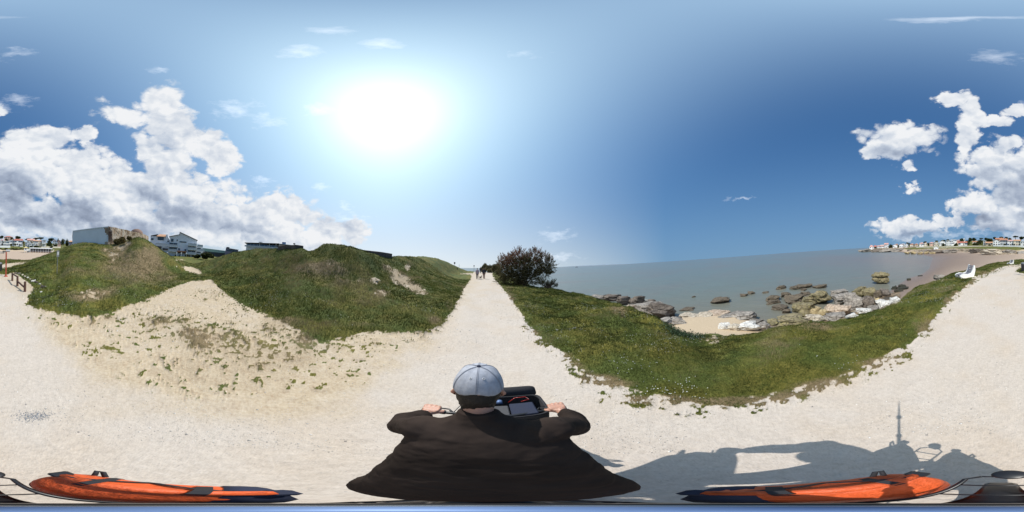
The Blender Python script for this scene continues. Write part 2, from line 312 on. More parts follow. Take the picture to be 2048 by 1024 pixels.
# each profile: (u of the bearing, [(distance, 'z', height) or (distance, v seen at)])
def sea_tail(d, z=-2.0): return [(d+1.6, 'z', z), (d+4.5, 'z', -3.0), (d+9, 'z', -3.9), (d+30, 'z', -5), (400, 'z', -7)]
_C = [
 (0, [(11, 'z', 0), (14.5, 'z', -.02), (17.5, 'z', -.08), (24.5, 519), (29, 'z', -1.5), (38, 'z', -2.25), (97, 'z', -2.45), (100, 501), (108, 495.5), (140, 493.3), (200, 489), (400, 483)]),
 (40, [(8, 'z', 0), (12, 'z', .02), (17, 'z', .0), (24, 519), (29, 'z', -1.5), (38, 'z', -2.25), (95, 'z', -2.4), (98, 502), (106, 496), (140, 493.6), (200, 489), (400, 483)]),
 (60, [(5.5, 'z', 0), (11, 'z', .08), (16, 523.5), (24, 519), (29, 'z', -1.5), (38, 'z', -2.2), (92, 'z', -2.3), (96, 503), (104, 497), (140, 494.5), (200, 488), (400, 485)]),
 (90, [(4.9, 'z', 0), (10.5, 'z', .18), (18, 508.5), (22, 'z', .1), (29, 'z', -1.4), (38, 'z', -2.1), (92, 'z', -2.3), (96, 'z', -1.5), (104, 497.5), (140, 495), (200, 489), (400, 486)]),
 (120, [(4.8, 'z', 0), (10.7, 'z', .16), (21, 498.5), (24, 'z', .6), (30, 'z', -1.2), (38, 'z', -2.0), (92, 'z', -2.3), (96, 'z', -1.5), (104, 498), (140, 496), (200, 490), (400, 487)]),
 (145, [(4.8, 'z', 0), (11, 530), (24, 487.5), (28, 'z', 2.2), (34, 'z', 0), (42, 'z', -1.5), (92, 'z', -2), (96, 'z', -1.5), (104, 499), (140, 496), (200, 491), (400, 488)]),
 (190, [(4.8, 'z', 0), (11, 540), (23, 484.5), (29, 'z', 2.9), (36, 'z', .5), (50, 'z', -.5), (90, 'z', -1), (150, 'z', 0), (200, 'z', 2), (400, 'z', 3)]),
 (218, [(5, 'z', 0), (9, 563), (15, 521), (20.5, 493), (24, 489), (29, 'z', 3), (36, 'z', .6), (60, 'z', 0), (200, 'z', 1), (400, 'z', 2)]),
 (245, [(5.4, 'z', 0), (9, 565), (15, 521), (19, 496), (22, 485.5), (28, 'z', 3.2), (36, 'z', .7), (60, 'z', .2), (200, 'z', 1), (400, 'z', 2)]),
 (268, [(5.8, 'z', 0), (9, 565), (14, 522), (19, 475), (22, 474), (28, 'z', 3.3), (36, 'z', .8), (60, 'z', .3), (200, 'z', 1), (400, 'z', 2)]),
 (290, [(6.5, 'z', 0), (9.5, 567), (14, 528), (19, 477.5), (21, 478), (27, 'z', 2.6), (35, 'z', .7), (60, 'z', .4), (200, 'z', 1), (400, 'z', 2)]),
 (310, [(7, 'z', 0), (10, 569), (14, 540), (18.5, 491), (20.5, 492), (25, 'z', 1.2), (33, 'z', .5), (60, 'z', .4), (200, 'z', 1), (400, 'z', 2)]),
 (330, [(7.5, 'z', 0), (11, 563), (14, 545), (18, 505), (20, 506), (24, 'z', .6), (33, 'z', .4), (60, 'z', .4), (200, 'z', 1), (400, 'z', 2)]),
 (350, [(8, 'z', 0), (11.5, 563), (14, 550), (17, 519), (20, 517.5), (24, 'z', .45), (33, 'z', .4), (60, 'z', .5), (200, 'z', 1), (400, 'z', 2)]),
 (385, [(8, 'z', 0), (12, 'z', .12), (17, 'z', .3), (22, 'z', .38), (30, 'z', .42), (40, 'z', .5), (58, 514.6), (100, 'z', 1), (200, 'z', 2), (400, 'z', 3)]),
 (425, [(8, 'z', 0), (12, 'z', .12), (17, 'z', .35), (22, 517.5), (30, 'z', .5), (40, 'z', .5), (58, 'z', .6), (100, 'z', 1), (200, 'z', 2), (400, 'z', 3)]),
 (450, [(8, 'z', 0), (11, 'z', .2), (15, 540), (20, 509.5), (24, 'z', 2.1), (32, 'z', .9), (58, 'z', .8), (100, 'z', 1), (200, 'z', 2), (400, 'z', 3)]),
 (480, [(8.5, 'z', 0), (11, 'z', .25), (15, 535), (20, 502.5), (24, 'z', 2.7), (34, 'z', 1.9), (58, 'z', 1.5), (100, 'z', 1.5), (200, 'z', 2), (400, 'z', 3)]),
 (500, [(8.5, 'z', 0), (11, 'z', .3), (15, 533), (20, 499.8), (24, 'z', 3), (34, 'z', 2.6), (58, 'z', 2.2), (100, 'z', 2), (200, 'z', 2), (400, 'z', 3)]),
 (540, [(6.8, 'z', 0), (9, 585), (13, 541), (18.5, 496.5), (24, 'z', 3.2), (34, 'z', 3), (58, 'z', 2.5), (100, 'z', 2), (200, 'z', 2), (400, 'z', 3)]),
 (572, [(5.6, 'z', 0), (8, 590), (12, 543), (16.5, 495), (23, 'z', 3.1), (34, 'z', 3), (58, 'z', 2.5), (100, 'z', 2), (200, 'z', 2), (400, 'z', 3)]),
 (595, [(5, 'z', 0), (7.5, 595), (11.5, 543), (14.8, 498), (22, 'z', 3.1), (34, 'z', 3), (58, 'z', 2.5), (100, 'z', 2), (200, 'z', 2), (400, 'z', 3)]),
 (604, [(4.6, 'z', 0), (7.2, 600), (11.2, 542), (14, 490), (22, 'z', 3.3), (34, 'z', 3), (58, 'z', 2.5), (100, 'z', 2), (200, 'z', 2), (400, 'z', 3)]),
 (640, [(4, 'z', 0), (5.4, 640), (7.5, 600), (10.3, 550), (12.2, 515), (14, 487), (22, 'z', 3.4), (34, 'z', 3), (100, 'z', 2), (400, 'z', 3)]),
 (680, [(4.1, 'z', 0), (5.4, 640), (7.5, 602), (10, 553), (11.6, 516), (13.2, 488.5), (22, 'z', 3.4), (34, 'z', 3), (100, 'z', 2), (400, 'z', 3)]),
 (705, [(4.4, 'z', 0), (5.6, 639), (7.5, 603), (9.8, 562), (11.2, 525), (12.6, 493.5), (22, 'z', 3.4), (34, 'z', 3), (100, 'z', 2), (400, 'z', 3)]),
 (735, [(4.6, 'z', 0), (6, 634), (8, 592), (10, 560), (11.7, 533), (13.2, 504), (22, 'z', 3.0), (34, 'z', 3), (100, 'z', 2), (400, 'z', 3)]),
 (765, [(4.7, 'z', 0), (6, 637), (8.5, 592), (11, 565), (13.5, 538), (16, 513), (22, 'z', 2.6), (34, 'z', 3), (100, 'z', 2), (400, 'z', 3)]),
 (795, [(4.8, 'z', 0), (6.5, 628), (9, 590), (12, 560), (15.5, 535), (20, 510.5), (26, 'z', 3.2), (38, 'z', 3), (100, 'z', 2), (400, 'z', 3)]),
 (850, [(4.7, 'z', 0), (7, 622), (10, 588), (14, 562), (20, 540), (28, 512), (36, 'z', 3.8), (50, 'z', 3), (100, 'z', 2), (400, 'z', 3)]),
 (880, [(5.8, 'z', 0), (8, 612), (11, 585), (15, 566), (22, 548), (32, 515.8), (42, 'z', 3.6), (56, 'z', 3), (100, 'z', 1), (400, 'z', -2)]),
 (900, [(7.7, 'z', .03), (10, 'z', .12), (14, 'z', .25), (20, 560), (28, 549), (38, 523.5), (48, 'z', 3), (60, 'z', 2), (100, 'z', 0), (400, 'z', -7)]),
 (920, [(12, 'z', .1), (16, 'z', .22), (22, 'z', .34), (28, 'z', .42), (36, 'z', .75), (45, 535), (54, 'z', 1.6), (66, 'z', 0), (100, 'z', -4), (400, 'z', -7)]),
 (938, [(12, 'z', .1), (16, 'z', .2), (25, 'z', .4), (32, 'z', .48), (40, 'z', .6), (54, 543), (62, 'z', .3), (72, 'z', -1), (100, 'z', -4), (400, 'z', -7)]),
 (965, [(8, 'z', .0), (16, 'z', .2), (25, 'z', .4), (32, 'z', .5), (40, 'z', .65), (52, 'z', .88), (62, 'z', .5), (72, 'z', -1), (100, 'z', -4), (400, 'z', -7)]),
 (1000, [(6, 'z', 0), (12, 'z', .05), (22, 'z', .3), (30, 'z', .45), (40, 'z', .55), (52, 'z', .8), (62, 'z', .5), (72, 'z', -1), (100, 'z', -5), (400, 'z', -7)]),
 (1040, [(5, 'z', 0), (9, 'z', 0), (14, 'z', .0), (20, 'z', .1), (26, 'z', .1), (32, 'z', -.5), (38, 'z', -3), (60, 'z', -5), (100, 'z', -6), (400, 'z', -7)]),
 (1070, [(4.5, 'z', 0), (8, 'z', -.02), (12, 'z', -.06), (16, 'z', -.1), (20, 571.5), (23, 'z', -1.5), (27, 'z', -3.6), (60, 'z', -5), (100, 'z', -6), (400, 'z', -7)]),
 (1100, [(4, 'z', 0), (8, 'z', -.02), (14, 'z', -.1), (18.5, 574.5)]+sea_tail(18.5)),
 (1130, [(3.4, 'z', 0), (7, 'z', -.03), (12, 'z', -.12), (16.5, 580)]+sea_tail(16.5)),
 (1160, [(3.0, 'z', 0), (6, 'z', -.04), (10, 'z', -.12), (14, 587.5)]+sea_tail(14)),
 (1200, [(2.6, 'z', 0), (5, 'z', -.05), (8.5, 'z', -.15), (12, 594.5)]+sea_tail(12)),
 (1235, [(2.3, 'z', 0), (4.5, 'z', -.05), (7.5, 'z', -.17), (10, 602)]+sea_tail(10)),
 (1256, [(2.2, 'z', 0), (4.2, 'z', -.05), (6.8, 'z', -.2), (8.8, 612)]+sea_tail(8.8)),
 (1290, [(2.0, 'z', 0), (3.8, 'z', -.05), (5.8, 'z', -.2), (7.4, 624.5)]+sea_tail(7.4)),
 (1318, [(1.9, 'z', 0), (3.5, 'z', -.06), (5.2, 'z', -.22), (6.5, 637)]+sea_tail(6.5)),
 (1340, [(1.8, 'z', 0), (3.2, 'z', -.06), (4.7, 'z', -.25), (5.8, 654), (7.4, 'z', -2.4), (10.0, 'z', -2.85), (14.0, 'z', -3.0), (18, 'z', -4.5), (400, 'z', -7)]),
 (1372, [(1.7, 'z', 0), (3.0, 'z', -.08), (4.2, 'z', -.3), (5.1, 672), (6.8, 'z', -2.2), (9.8, 'z', -2.85), (14.0, 'z', -2.95), (18, 'z', -4.5), (400, 'z', -7)]),
 (1385, [(1.7, 'z', 0), (3.0, 'z', -.08), (4.3, 'z', -.4), (6.3, 664), (7.4, 'z', -2.2), (9.8, 'z', -2.85), (14.0, 'z', -2.95), (18, 'z', -4.5), (400, 'z', -7)]),
 (1412, [(1.65, 'z', 0), (2.9, 'z', -.1), (4.4, 'z', -.5), (6.6, 659), (7.9, 'z', -2.3), (9.8, 'z', -2.85), (14.0, 'z', -2.95), (18, 'z', -4.5), (400, 'z', -7)]),
 (1440, [(1.62, 'z', 0), (2.9, 'z', -.1), (4.4, 'z', -.45), (6.2, 668), (7.4, 'z', -2.2), (9.8, 'z', -2.85), (14.0, 'z', -2.95), (18, 'z', -4.5), (400, 'z', -7)]),
 (1475, [(1.62, 'z', 0), (2.9, 'z', -.1), (4.2, 'z', -.35), (5.6, 672), (7.2, 'z', -2.2), (9.8, 'z', -2.85), (14.0, 'z', -3.0), (18, 'z', -4.5), (400, 'z', -7)]),
 (1517, [(1.65, 'z', 0), (3.0, 'z', -.08), (4.2, 'z', -.3), (5.3, 664), (7.0, 'z', -2.2), (10.5, 'z', -3.1), (14.0, 'z', -3.7), (18, 'z', -4.5), (400, 'z', -7)]),
 (1560, [(1.7, 'z', 0), (3.2, 'z', -.08), (4.5, 'z', -.25), (5.6, 649), (7.4, 'z', -2.0), (11, 'z', -3.2), (15.0, 'z', -4), (20, 'z', -4.5), (400, 'z', -7)]),
 (1610, [(1.9, 'z', 0), (3.3, 'z', -.06), (4.5, 'z', -.22), (5.6, 643), (7.6, 'z', -1.7), (11, 'z', -2.9), (15.0, 'z', -3.6), (20, 'z', -4.5), (400, 'z', -7)]),
 (1654, [(2.1, 'z', 0), (3.4, 'z', -.06), (4.6, 'z', -.2), (5.7, 641), (7.6, 'z', -1.5), (11, 'z', -2.6), (15.0, 'z', -3.6), (20, 'z', -4.5), (400, 'z', -7)]),
 (1690, [(2.3, 'z', 0), (3.6, 'z', -.06), (4.7, 'z', -.2), (5.7, 638), (7.8, 'z', -1.4), (11, 'z', -2.5), (15.0, 'z', -3.5), (20, 'z', -4.2), (400, 'z', -7)]),
 (1712, [(2.5, 'z', 0), (3.8, 'z', -.06), (5, 'z', -.2), (6, 632), (8.2, 'z', -1.5), (12, 'z', -2.7), (20.0, 'z', -3.7), (150, 'z', -4.5), (322, 'z', -5), (400, 'z', -7)]),
 (1722, [(2.6, 'z', 0), (4, 'z', -.06), (5.2, 'z', -.2), (6.1, 629.5), (8.4, 'z', -1.6), (12, 'z', -2.8), (20.0, 'z', -3.7), (150, 'z', -4.2), (300, 'z', -3.9), (304, 500), (312, 499.5), (322, 'z', -5), (400, 'z', -7)]),
 (1740, [(2.8, 'z', 0), (4.2, 'z', -.06), (5.4, 'z', -.2), (6.3, 625), (8.7, 'z', -1.8), (12, 'z', -2.9), (20.0, 'z', -3.7), (150, 'z', -4), (256, 'z', -3.6), (259, 499.3), (262, 497.3), (300, 496.2), (400, 496)]),
 (1756, [(3, 'z', 0), (4.4, 'z', -.06), (5.5, 'z', -.2), (6.5, 620), (9, 'z', -2), (13, 'z', -3), (20.0, 'z', -3.6), (120, 'z', -4), (236, 'z', -3.6), (239, 499), (242, 496.8), (300, 494.8), (400, 494)]),
 (1782, [(3.4, 'z', 0), (4.8, 'z', -.06), (6, 'z', -.2), (7.1, 608), (10, 'z', -2.2), (14, 'z', -3.1), (22.0, 'z', -3.45), (110, 'z', -4), (215, 'z', -3.6), (218, 498.6), (221, 496.5), (300, 495), (400, 493)]),
 (1800, [(3.8, 'z', 0), (5.4, 'z', -.06), (6.8, 'z', -.2), (8.2, 592), (11.5, 'z', -2.4), (15, 'z', -3.1), (24.0, 'z', -3.4), (100, 'z', -4), (190, 'z', -3.5), (193, 498.6), (196, 496.4), (280, 494.5), (400, 491)]),
 (1820, [(4.2, 'z', 0), (6, 'z', -.06), (7.6, 'z', -.2), (9.4, 578.5), (13, 'z', -2.4), (17, 'z', -3.1), (28.0, 'z', -3.4), (90, 'z', -3.8), (128, 'z', -3.3), (132, 500), (150, 496.3), (260, 493.5), (400, 490)]),
 (1840, [(4.8, 'z', 0), (6.6, 'z', -.06), (8.3, 'z', -.2), (10.1, 572.5), (14, 'z', -2.4), (18, 'z', -3.1), (32, 'z', -3.45), (80, 'z', -3.5), (120, 'z', -3.25), (124, 500), (140, 495.5), (230, 493), (400, 488.5)]),
 (1865, [(5.4, 'z', 0), (7.4, 'z', -.06), (9.2, 'z', -.2), (11.4, 562.5), (15, 'z', -2.3), (19, 'z', -3.0), (38, 'z', -3.38), (70, 'z', -3.4), (116, 'z', -3.2), (119, 500), (135, 494.8), (200, 491.8), (400, 487)]),
 (1904, [(7, 'z', 0), (9.4, 'z', -.06), (11.4, 'z', -.18), (14, 547.5), (18, 'z', -2.2), (22, 'z', -2.8), (42, 'z', -3.2), (70, 'z', -3.3), (112, 'z', -3.1), (115, 499.5), (130, 494.3), (180, 491.6), (400, 484)]),
 (1943, [(9, 'z', 0), (11.4, 'z', -.06), (13.4, 'z', -.15), (16, 540.5), (20, 'z', -2.2), (24, 'z', -2.7), (42, 'z', -3.1), (70, 'z', -3.1), (96, 'z', -3.0), (99, 498.5), (118, 493.5), (172, 490.8), (400, 481)]),
 (1979, [(11, 'z', 0), (14, 'z', -.06), (17, 'z', -.12), (20.5, 527.5), (24, 'z', -2), (28, 'z', -2.5), (42, 'z', -2.9), (60, 'z', -3.0), (79, 'z', -3.0), (82, 497.5), (110, 493.5), (168, 491), (400, 481)]),
 (2012, [(12, 'z', 0), (15, 'z', -.04), (18.5, 'z', -.1), (23, 521.5), (27, 'z', -1.8), (31, 'z', -2.4), (42, 'z', -2.8), (60, 'z', -2.9), (77, 'z', -2.95), (80, 500), (106, 493.8), (152, 491.5), (400, 481)]),
 (2040, [(12, 'z', 0), (15, 'z', -.03), (18.5, 'z', -.08), (24.5, 519.5), (28, 'z', -1.6), (34, 'z', -2.3), (42, 'z', -2.7), (60, 'z', -2.8), (80, 'z', -2.85), (83, 502), (106, 494), (150, 492), (400, 483)]),
]
NP = 15
def _profile(u, pts):
    L = [(0.2, 0.0)]
    for p in pts:
        if len(p) == 3: L.append((p[0], p[2]))
        else: L.append((p[0], H+p[0]*el_v(u, p[1])))
    L.insert(1, (min(L[1][0]*.55, 3.2), 0.0)); n0 = len(L); q = NP-len(L)                        # even out the counts with points on the flat near ground
    if q > 0:
        a0, a1 = L[0], L[1]
        L[1:1] = [(math.exp(math.log(a0[0])+(math.log(a1[0]/a0[0]))*(k+1)/(q+1)), a0[1]+(a1[1]-a0[1])*(k+1)/(q+1)) for k in range(q)]
    d = dirw(u, 505); return math.degrees(math.atan2(d[0], d[1])), np.log([l[0] for l in L]), np.array([l[1] for l in L]), n0
_P = sorted([_profile(u, p) for u, p in _C], key=lambda q: q[0])
_P = [(_P[-1][0]-360,)+_P[-1][1:]]+_P+[(_P[0][0]+360,)+_P[0][1:]]
NA, NR = 1440, 400
RAD = np.exp(np.linspace(math.log(.2), math.log(400), NR)); LR = np.log(RAD)
AZ = np.arange(NA)*360/NA-180
ZG = np.zeros((NA, NR))
_pa = np.array([p[0] for p in _P])
for j, a in enumerate(AZ):
    i = min(max(int(np.searchsorted(_pa, a))-1, 0), len(_P)-2); t = (a-_pa[i])/(_pa[i+1]-_pa[i]+1e-9); 
    if _P[i][3] != _P[i+1][3]:
        ZG[j] = np.interp(LR, _P[i][1], _P[i][2])*(1-t)+np.interp(LR, _P[i+1][1], _P[i+1][2])*t; continue
    ZG[j] = np.interp(LR, _P[i][1]*(1-t)+_P[i+1][1]*t, _P[i][2]*(1-t)+_P[i+1][2]*t)
def blur_r(Z, n):
    for _ in range(n): Z[:, 1:-1] = (Z[:, :-2]+2*Z[:, 1:-1]+Z[:, 2:])/4
    return Z
ZG = blur_r(ZG, 4)
for _ in range(70): ZG = (np.roll(ZG, 1, 0)+2*ZG+np.roll(ZG, -1, 0))/4
AZr = np.radians(AZ)[:, None]; XG = np.sin(AZr)*RAD[None]; YG = np.cos(AZr)*RAD[None]

def raster(polys, w=2048, h=1024, base=0.):
    """bearing / dip chart of the ground cover, traced from the lie of the land"""
    im = np.full((h, w), base, np.float32); xs = np.arange(w)+.5
    for val, poly in polys:
        P_ = np.array(poly, float); ys = P_[:, 1]
        for yy in range(max(0, int(ys.min())), min(h, int(ys.max())+1)):
            y = yy+.5; c = []
            for k in range(len(P_)):
                x0, y0 = P_[k]; x1, y1 = P_[(k+1) % len(P_)]
                if (y0 <= y) != (y1 <= y): c.append(x0+(y-y0)/(y1-y0)*(x1-x0))
            c.sort()
            for a, b in zip(c[::2], c[1::2]):
                im[yy, max(0, int(round(a))):max(0, int(round(b)))] = val
    return im
def blur(im, n):
    for _ in range(n):
        im = (np.roll(im, 1, 1)+im+np.roll(im, -1, 1))/3; im[1:-1] = (im[:-2]+im[1:-1]+im[2:])/3
    return im
def samp(im, U, V):
    U = np.mod(U-.5, 2048); V = np.clip(V-.5, 0, 1022); x = U.astype(int); y = V.astype(int); fx = U-x; fy = V-y; x1 = (x+1) % 2048
    return im[y, x]*(1-fx)*(1-fy)+im[y, x1]*fx*(1-fy)+im[y+1, x]*(1-fx)*fy+im[y+1, x1]*fx*fy
PATH_R = [(985,552),(1008,580),(1030,612),(1058,650),(1090,685),(1130,713),(1180,745),(1230,775),(1290,797),(1350,806),(1420,811),(1480,806),(1540,795),(1600,781),(1660,764),(1720,744),(1770,720),(1810,692),(1850,655),(1880,620),(1893,602),(1919,584),(1936,569),(1950,561),(1938,559),(1955,552),(1979,545),(1992,537),(2019,531),(2049,528)]
grass_im = raster([
 (1, [(-1,548),(12,549),(28,545),(40,553),(56,565),(66,573),(66,583),(57,586),(52,600),(45,608),(100,622),(150,633),(200,630),(250,612),(300,594),(350,573),(385,562),(425,560),(440,578),(480,606),(520,622),(560,640),(600,662),(650,682),(700,672),(740,664),(800,665),(850,664),(882,648),(905,618),(925,583),(944,553),(940,548),(916,548),(916,547),(948,546),(950,400),(-1,400)]),
 (0, [(2,536),(20,534),(40,530),(60,523),(30,526),(3,529)]),
 (0, [(916,549),(940,549),(944,546),(938,546)]),
 (1, PATH_R+[(2049,470),(985,470)]),
 (1, [(2030,543),(2049,547),(2049,532),(2036,538)]),
 (0, [(2049,533),(2036,538),(2030,541),(2010,540),(2022,531.5),(2049,528.5)]),
 (1, [(2031,543),(2049,547),(2049,534),(2038,538.5)]),
 (.35, [(340,530),(360,535),(405,549),(400,540),(378,533)]), (0, [(365,537),(383,533),(404,545),(396,549),(380,544)]), (0, [(345,518.5),(378,520),(370,521.5),(350,521)]),
])
def bbox(im, r, n=3):
    for _ in range(n):
        for ax in (0, 1):
            p = np.concatenate([im[:, -r:], im, im[:, :r]], 1) if ax else np.concatenate([im[:r], im, im[-r:]], 0)
            c = np.cumsum(np.concatenate([np.zeros_like(p[:, :1] if ax else p[:1]), p], ax), ax, dtype=np.float64)
            im = ((c[:, 2*r+1-1:][:, 0:]-c[:, :-2*r])[:, :2048] if ax else (c[2*r:]-c[:-2*r])[:1024])/(2*r)
    return im.astype(np.float32)
_g0 = blur(grass_im, 2); _g1 = bbox(grass_im, 13); _g2 = bbox(grass_im, 4)
_vv = np.arange(1024)[:, None]; _w1 = np.clip((_vv-640)/90, 0, 1); _w2 = np.clip((_vv-560)/50, 0, 1)
grass_im = (_g0*(1-_w2)+_g2*_w2)*(1-_w1)+_g1*_w1; _gpoly = grass_im.copy()
def addb(im, lst):
    yy, xx = np.mgrid[0:1024, 0:2048]
    for u, v, ru, rv, s in lst:
        x0, x1, y0, y1 = max(0, int(u-3*ru)), min(2048, int(u+3*ru)), max(0, int(v-3*rv)), min(1024, int(v+3*rv))
        im[y0:y1, x0:x1] += s*np.exp(-((xx[y0:y1, x0:x1]-u)/ru)**2-((yy[y0:y1, x0:x1]-v)/rv)**2)
    return im
# bare scars in the turf, tufts on the sand
grass_im = addb(grass_im, [(790,548,10,10,-.9),(806,560,16,10,-1),(828,575,16,8,-.9),(845,585,14,6,-.6),(775,535,10,6,-.6),(748,560,12,7,-.6),(765,585,18,8,-.6),(720,560,10,5,-.4),(815,534,6,8,-.7),
 (640,541,30,3,-.5),(665,528,9,6,-.5),(228,508,12,3,-.9),(240,496,12,4,-.9),(255,487,8,4,-.8),(225,520,5,6,-.7),(210,500,8,3,-.7),(185,585,26,9,-.55),(165,598,30,10,-.4),(225,580,14,6,-.3),
 (400,676,45,16,.55),(350,650,55,20,.35),(455,690,60,22,.3),(540,695,40,14,.35),(210,695,18,6,.75),(235,705,20,5,.5),(330,690,50,22,.22),(480,720,60,14,.18),(600,690,40,16,.3),(560,665,30,14,.3),(690,690,60,14,.15),
 (1235,622,10,8,-.5),(1245,635,6,6,-.4),(1430,676,26,7,-.7),(1385,680,20,4,-.3),(1640,655,18,6,-.35),(1690,643,20,4,-.3),(1600,670,40,6,-.15),(1080,575,20,4,-.1),
 (2,2,1,1,0),(620,690,30,8,.2),(700,700,60,8,.1),(300,640,60,12,.12),(930,575,10,8,-.3),(1015,592,8,14,-.25),(1040,625,10,14,-.2)])
sand_im = raster([(1, [(90,625),(130,640),(50,625),(60,640),(90,665),(130,700),(160,740),(220,775),(320,800),(430,812),(560,815),(660,800),(730,775),(790,735),(830,700),(860,670),(950,560),(950,400),(-1,400),(-1,540),(45,600)]),
 (.8, [(1330,640),(1360,632),(1500,640),(1500,670),(1340,670)])])
tuft_im = addb(np.zeros((1024, 2048), np.float32), [(330,650,90,26,.42),(400,672,70,22,.45),(460,700,130,34,.36),(560,715,90,30,.34),(210,700,60,16,.30),(150,650,70,18,.16),(260,640,90,18,.2),(440,770,150,26,.20),(640,745,110,26,.26),(740,705,50,18,.2),(650,700,60,20,.3),(560,650,50,14,.3),(480,620,40,16,.2),(420,590,60,14,.16),(350,745,100,24,.18),(800,690,40,10,.08)])
_rf = np.random.default_rng(3)
for (ax_, ay_), (bx_, by_) in list(zip(PATH_R[3:-1], PATH_R[4:]))+[((60, 628), (150, 648)), ((150, 648), (250, 632)), ((540, 650), (600, 672)), ((600, 672), (660, 694)), ((660, 694), (860, 672))]:
    for q_ in range(5):
        t_ = _rf.random(); k_ = np.clip((ay_-560)/200, .15, 1); tuft_im = addb(tuft_im, [(ax_+(bx_-ax_)*t_+_rf.normal()*8*k_, ay_+(by_-ay_)*t_+(6+_rf.normal()*7)*k_, 22*k_+4, 10*k_+2, .42*_rf.random())])
_scar = np.clip(_gpoly-grass_im, 0, 1)*(_gpoly > .6)
sand_im = addb(np.maximum(bbox(sand_im, 22), blur(_scar, 2)*1.6), [(480,825,300,22,.3),(850,800,120,60,.06),(620,760,200,40,.2),(1180,820,60,60,.15),(130,650,60,25,.3)])
earth_im = addb(np.zeros((1024, 2048), np.float32), [(190,525,110,34,.28),(235,505,30,16,.4),(620,515,110,34,.25),(760,560,60,30,.25),(500,560,80,30,.12),(270,540,60,30,.75),(300,510,25,25,.7),(180,590,60,14,.6),(150,540,60,20,.25),(330,560,40,14,.5),(640,535,60,14,.8),(680,560,50,24,.55),(740,600,40,14,.4),(560,640,70,10,.45),(700,650,70,8,.45),(870,640,18,12,.8),(900,610,12,14,.7),(925,580,10,10,.6),
 (1020,600,12,22,.6),(1060,660,20,22,.5),(1110,710,40,12,.5),(1200,765,60,10,.7),(1320,800,90,9,.8),(1480,800,90,8,.7),(1640,770,90,10,.5),(1760,725,60,12,.6),(1850,655,30,20,.6),(1900,600,20,14,.5),(1235,620,20,14,.5),(1640,655,60,10,.6),(1560,690,60,8,.3),(1250,770,60,6,.3),(1960,545,30,5,.4),(1300,700,60,18,.25),(30,523,40,3,.4),(1760,635,30,8,.4),(400,530,60,12,.2)])
UU, VV = world_to_uv(XG, YG, ZG)
n_g = fbm(XG*2.1+40, YG*2.1+11, 6, .62); n_f = fbm(XG*9+3, YG*9+7, 4, .6); n_l = fbm(XG*.5+5, YG*.5, 4)
def _cov(X, Y, U, V):
    g = samp(grass_im, U, V); t = samp(tuft_im, U, V); n = fbm(X*2.1+40, Y*2.1+11, 6, .62)*.45+fbm(X*9+3, Y*9+7, 4, .6)*.55
    nt = fbm(X*9+1, Y*9+5, 4, .7)
    a = np.clip((g-.5)*1.7+.5+(n-.5)*4.8*np.clip((.97-g)/.25, 0, 1), 0, 1)*(g > .03); b_ = np.clip((t-.5)*1.5+(nt-.5)*7, 0, 1)*(t > .03)*np.clip(t*8, 0, 1)
    return np.maximum(a, b_*.9)
def cover(X, Y, Z):
    U, V = world_to_uv(X, Y, Z); return _cov(X, Y, U, V)
g_att = _cov(XG, YG, UU, VV)
s_att = np.maximum(samp(sand_im, UU, VV), np.clip((samp(_gpoly, UU, VV)-.6)*3, 0, 1)); s_att = np.clip(s_att+(n_g-.5)*1.1*np.clip(s_att*4, 0, 1)+(n_l-.5)*.4, 0, 1)
e_att = np.clip((samp(earth_im, UU, VV)+samp(blur(_scar, 2), UU, VV)*1.3+samp(tuft_im, UU, VV)*1.0)*1.1+(n_l-.5)*.9+(n_g-.5)*.6, 0, 1)
DD = np.broadcast_to(RAD[None], ZG.shape); AA = np.broadcast_to(AZ[:, None], ZG.shape)
beachsec = (AA > 128) | (AA < -155)
b_att = np.where(beachsec, np.clip((-ZG-1.1)/.7, 0, 1), 0)*(DD > 10)
b_att = np.maximum(b_att, np.where(~beachsec, np.clip((-ZG-.95)/.5, 0, 1)*.999, 0)*(DD > 4)*(AA > 0))
slope = np.abs(np.gradient(ZG, axis=1)/np.gradient(RAD)[None])
k_att = np.clip((slope-.08)*12, 0, 1)*(DD > 70)*(ZG < 1.2)*((AA > 121) & (AA < 179)).astype(float)
k_att = np.maximum(k_att, ((AA > 121) & (AA < 152) & (DD > 180) & (ZG < .6) & (ZG > SEA)).astype(float))
k_att = np.maximum(k_att, np.clip((DD-6.4)/.8, 0, 1)*(DD < 19)*(AA > 93)*(AA < 136)*(ZG > SEA-.3)*np.clip((-ZG-.7)/.3, 0, 1))
k_att = np.maximum(k_att, np.where((AA > 20) & (AA < 128) & (DD > 5) & (DD < 40), np.clip((-ZG-.9)/.4, 0, 1)*np.clip((slope-.3)*3, 0, 1), 0))
for _ in range(2): k_att = (np.roll(k_att, 1, 0)+2*k_att+np.roll(k_att, -1, 0))/4
g_att = g_att*(1-b_att)*(1-k_att)
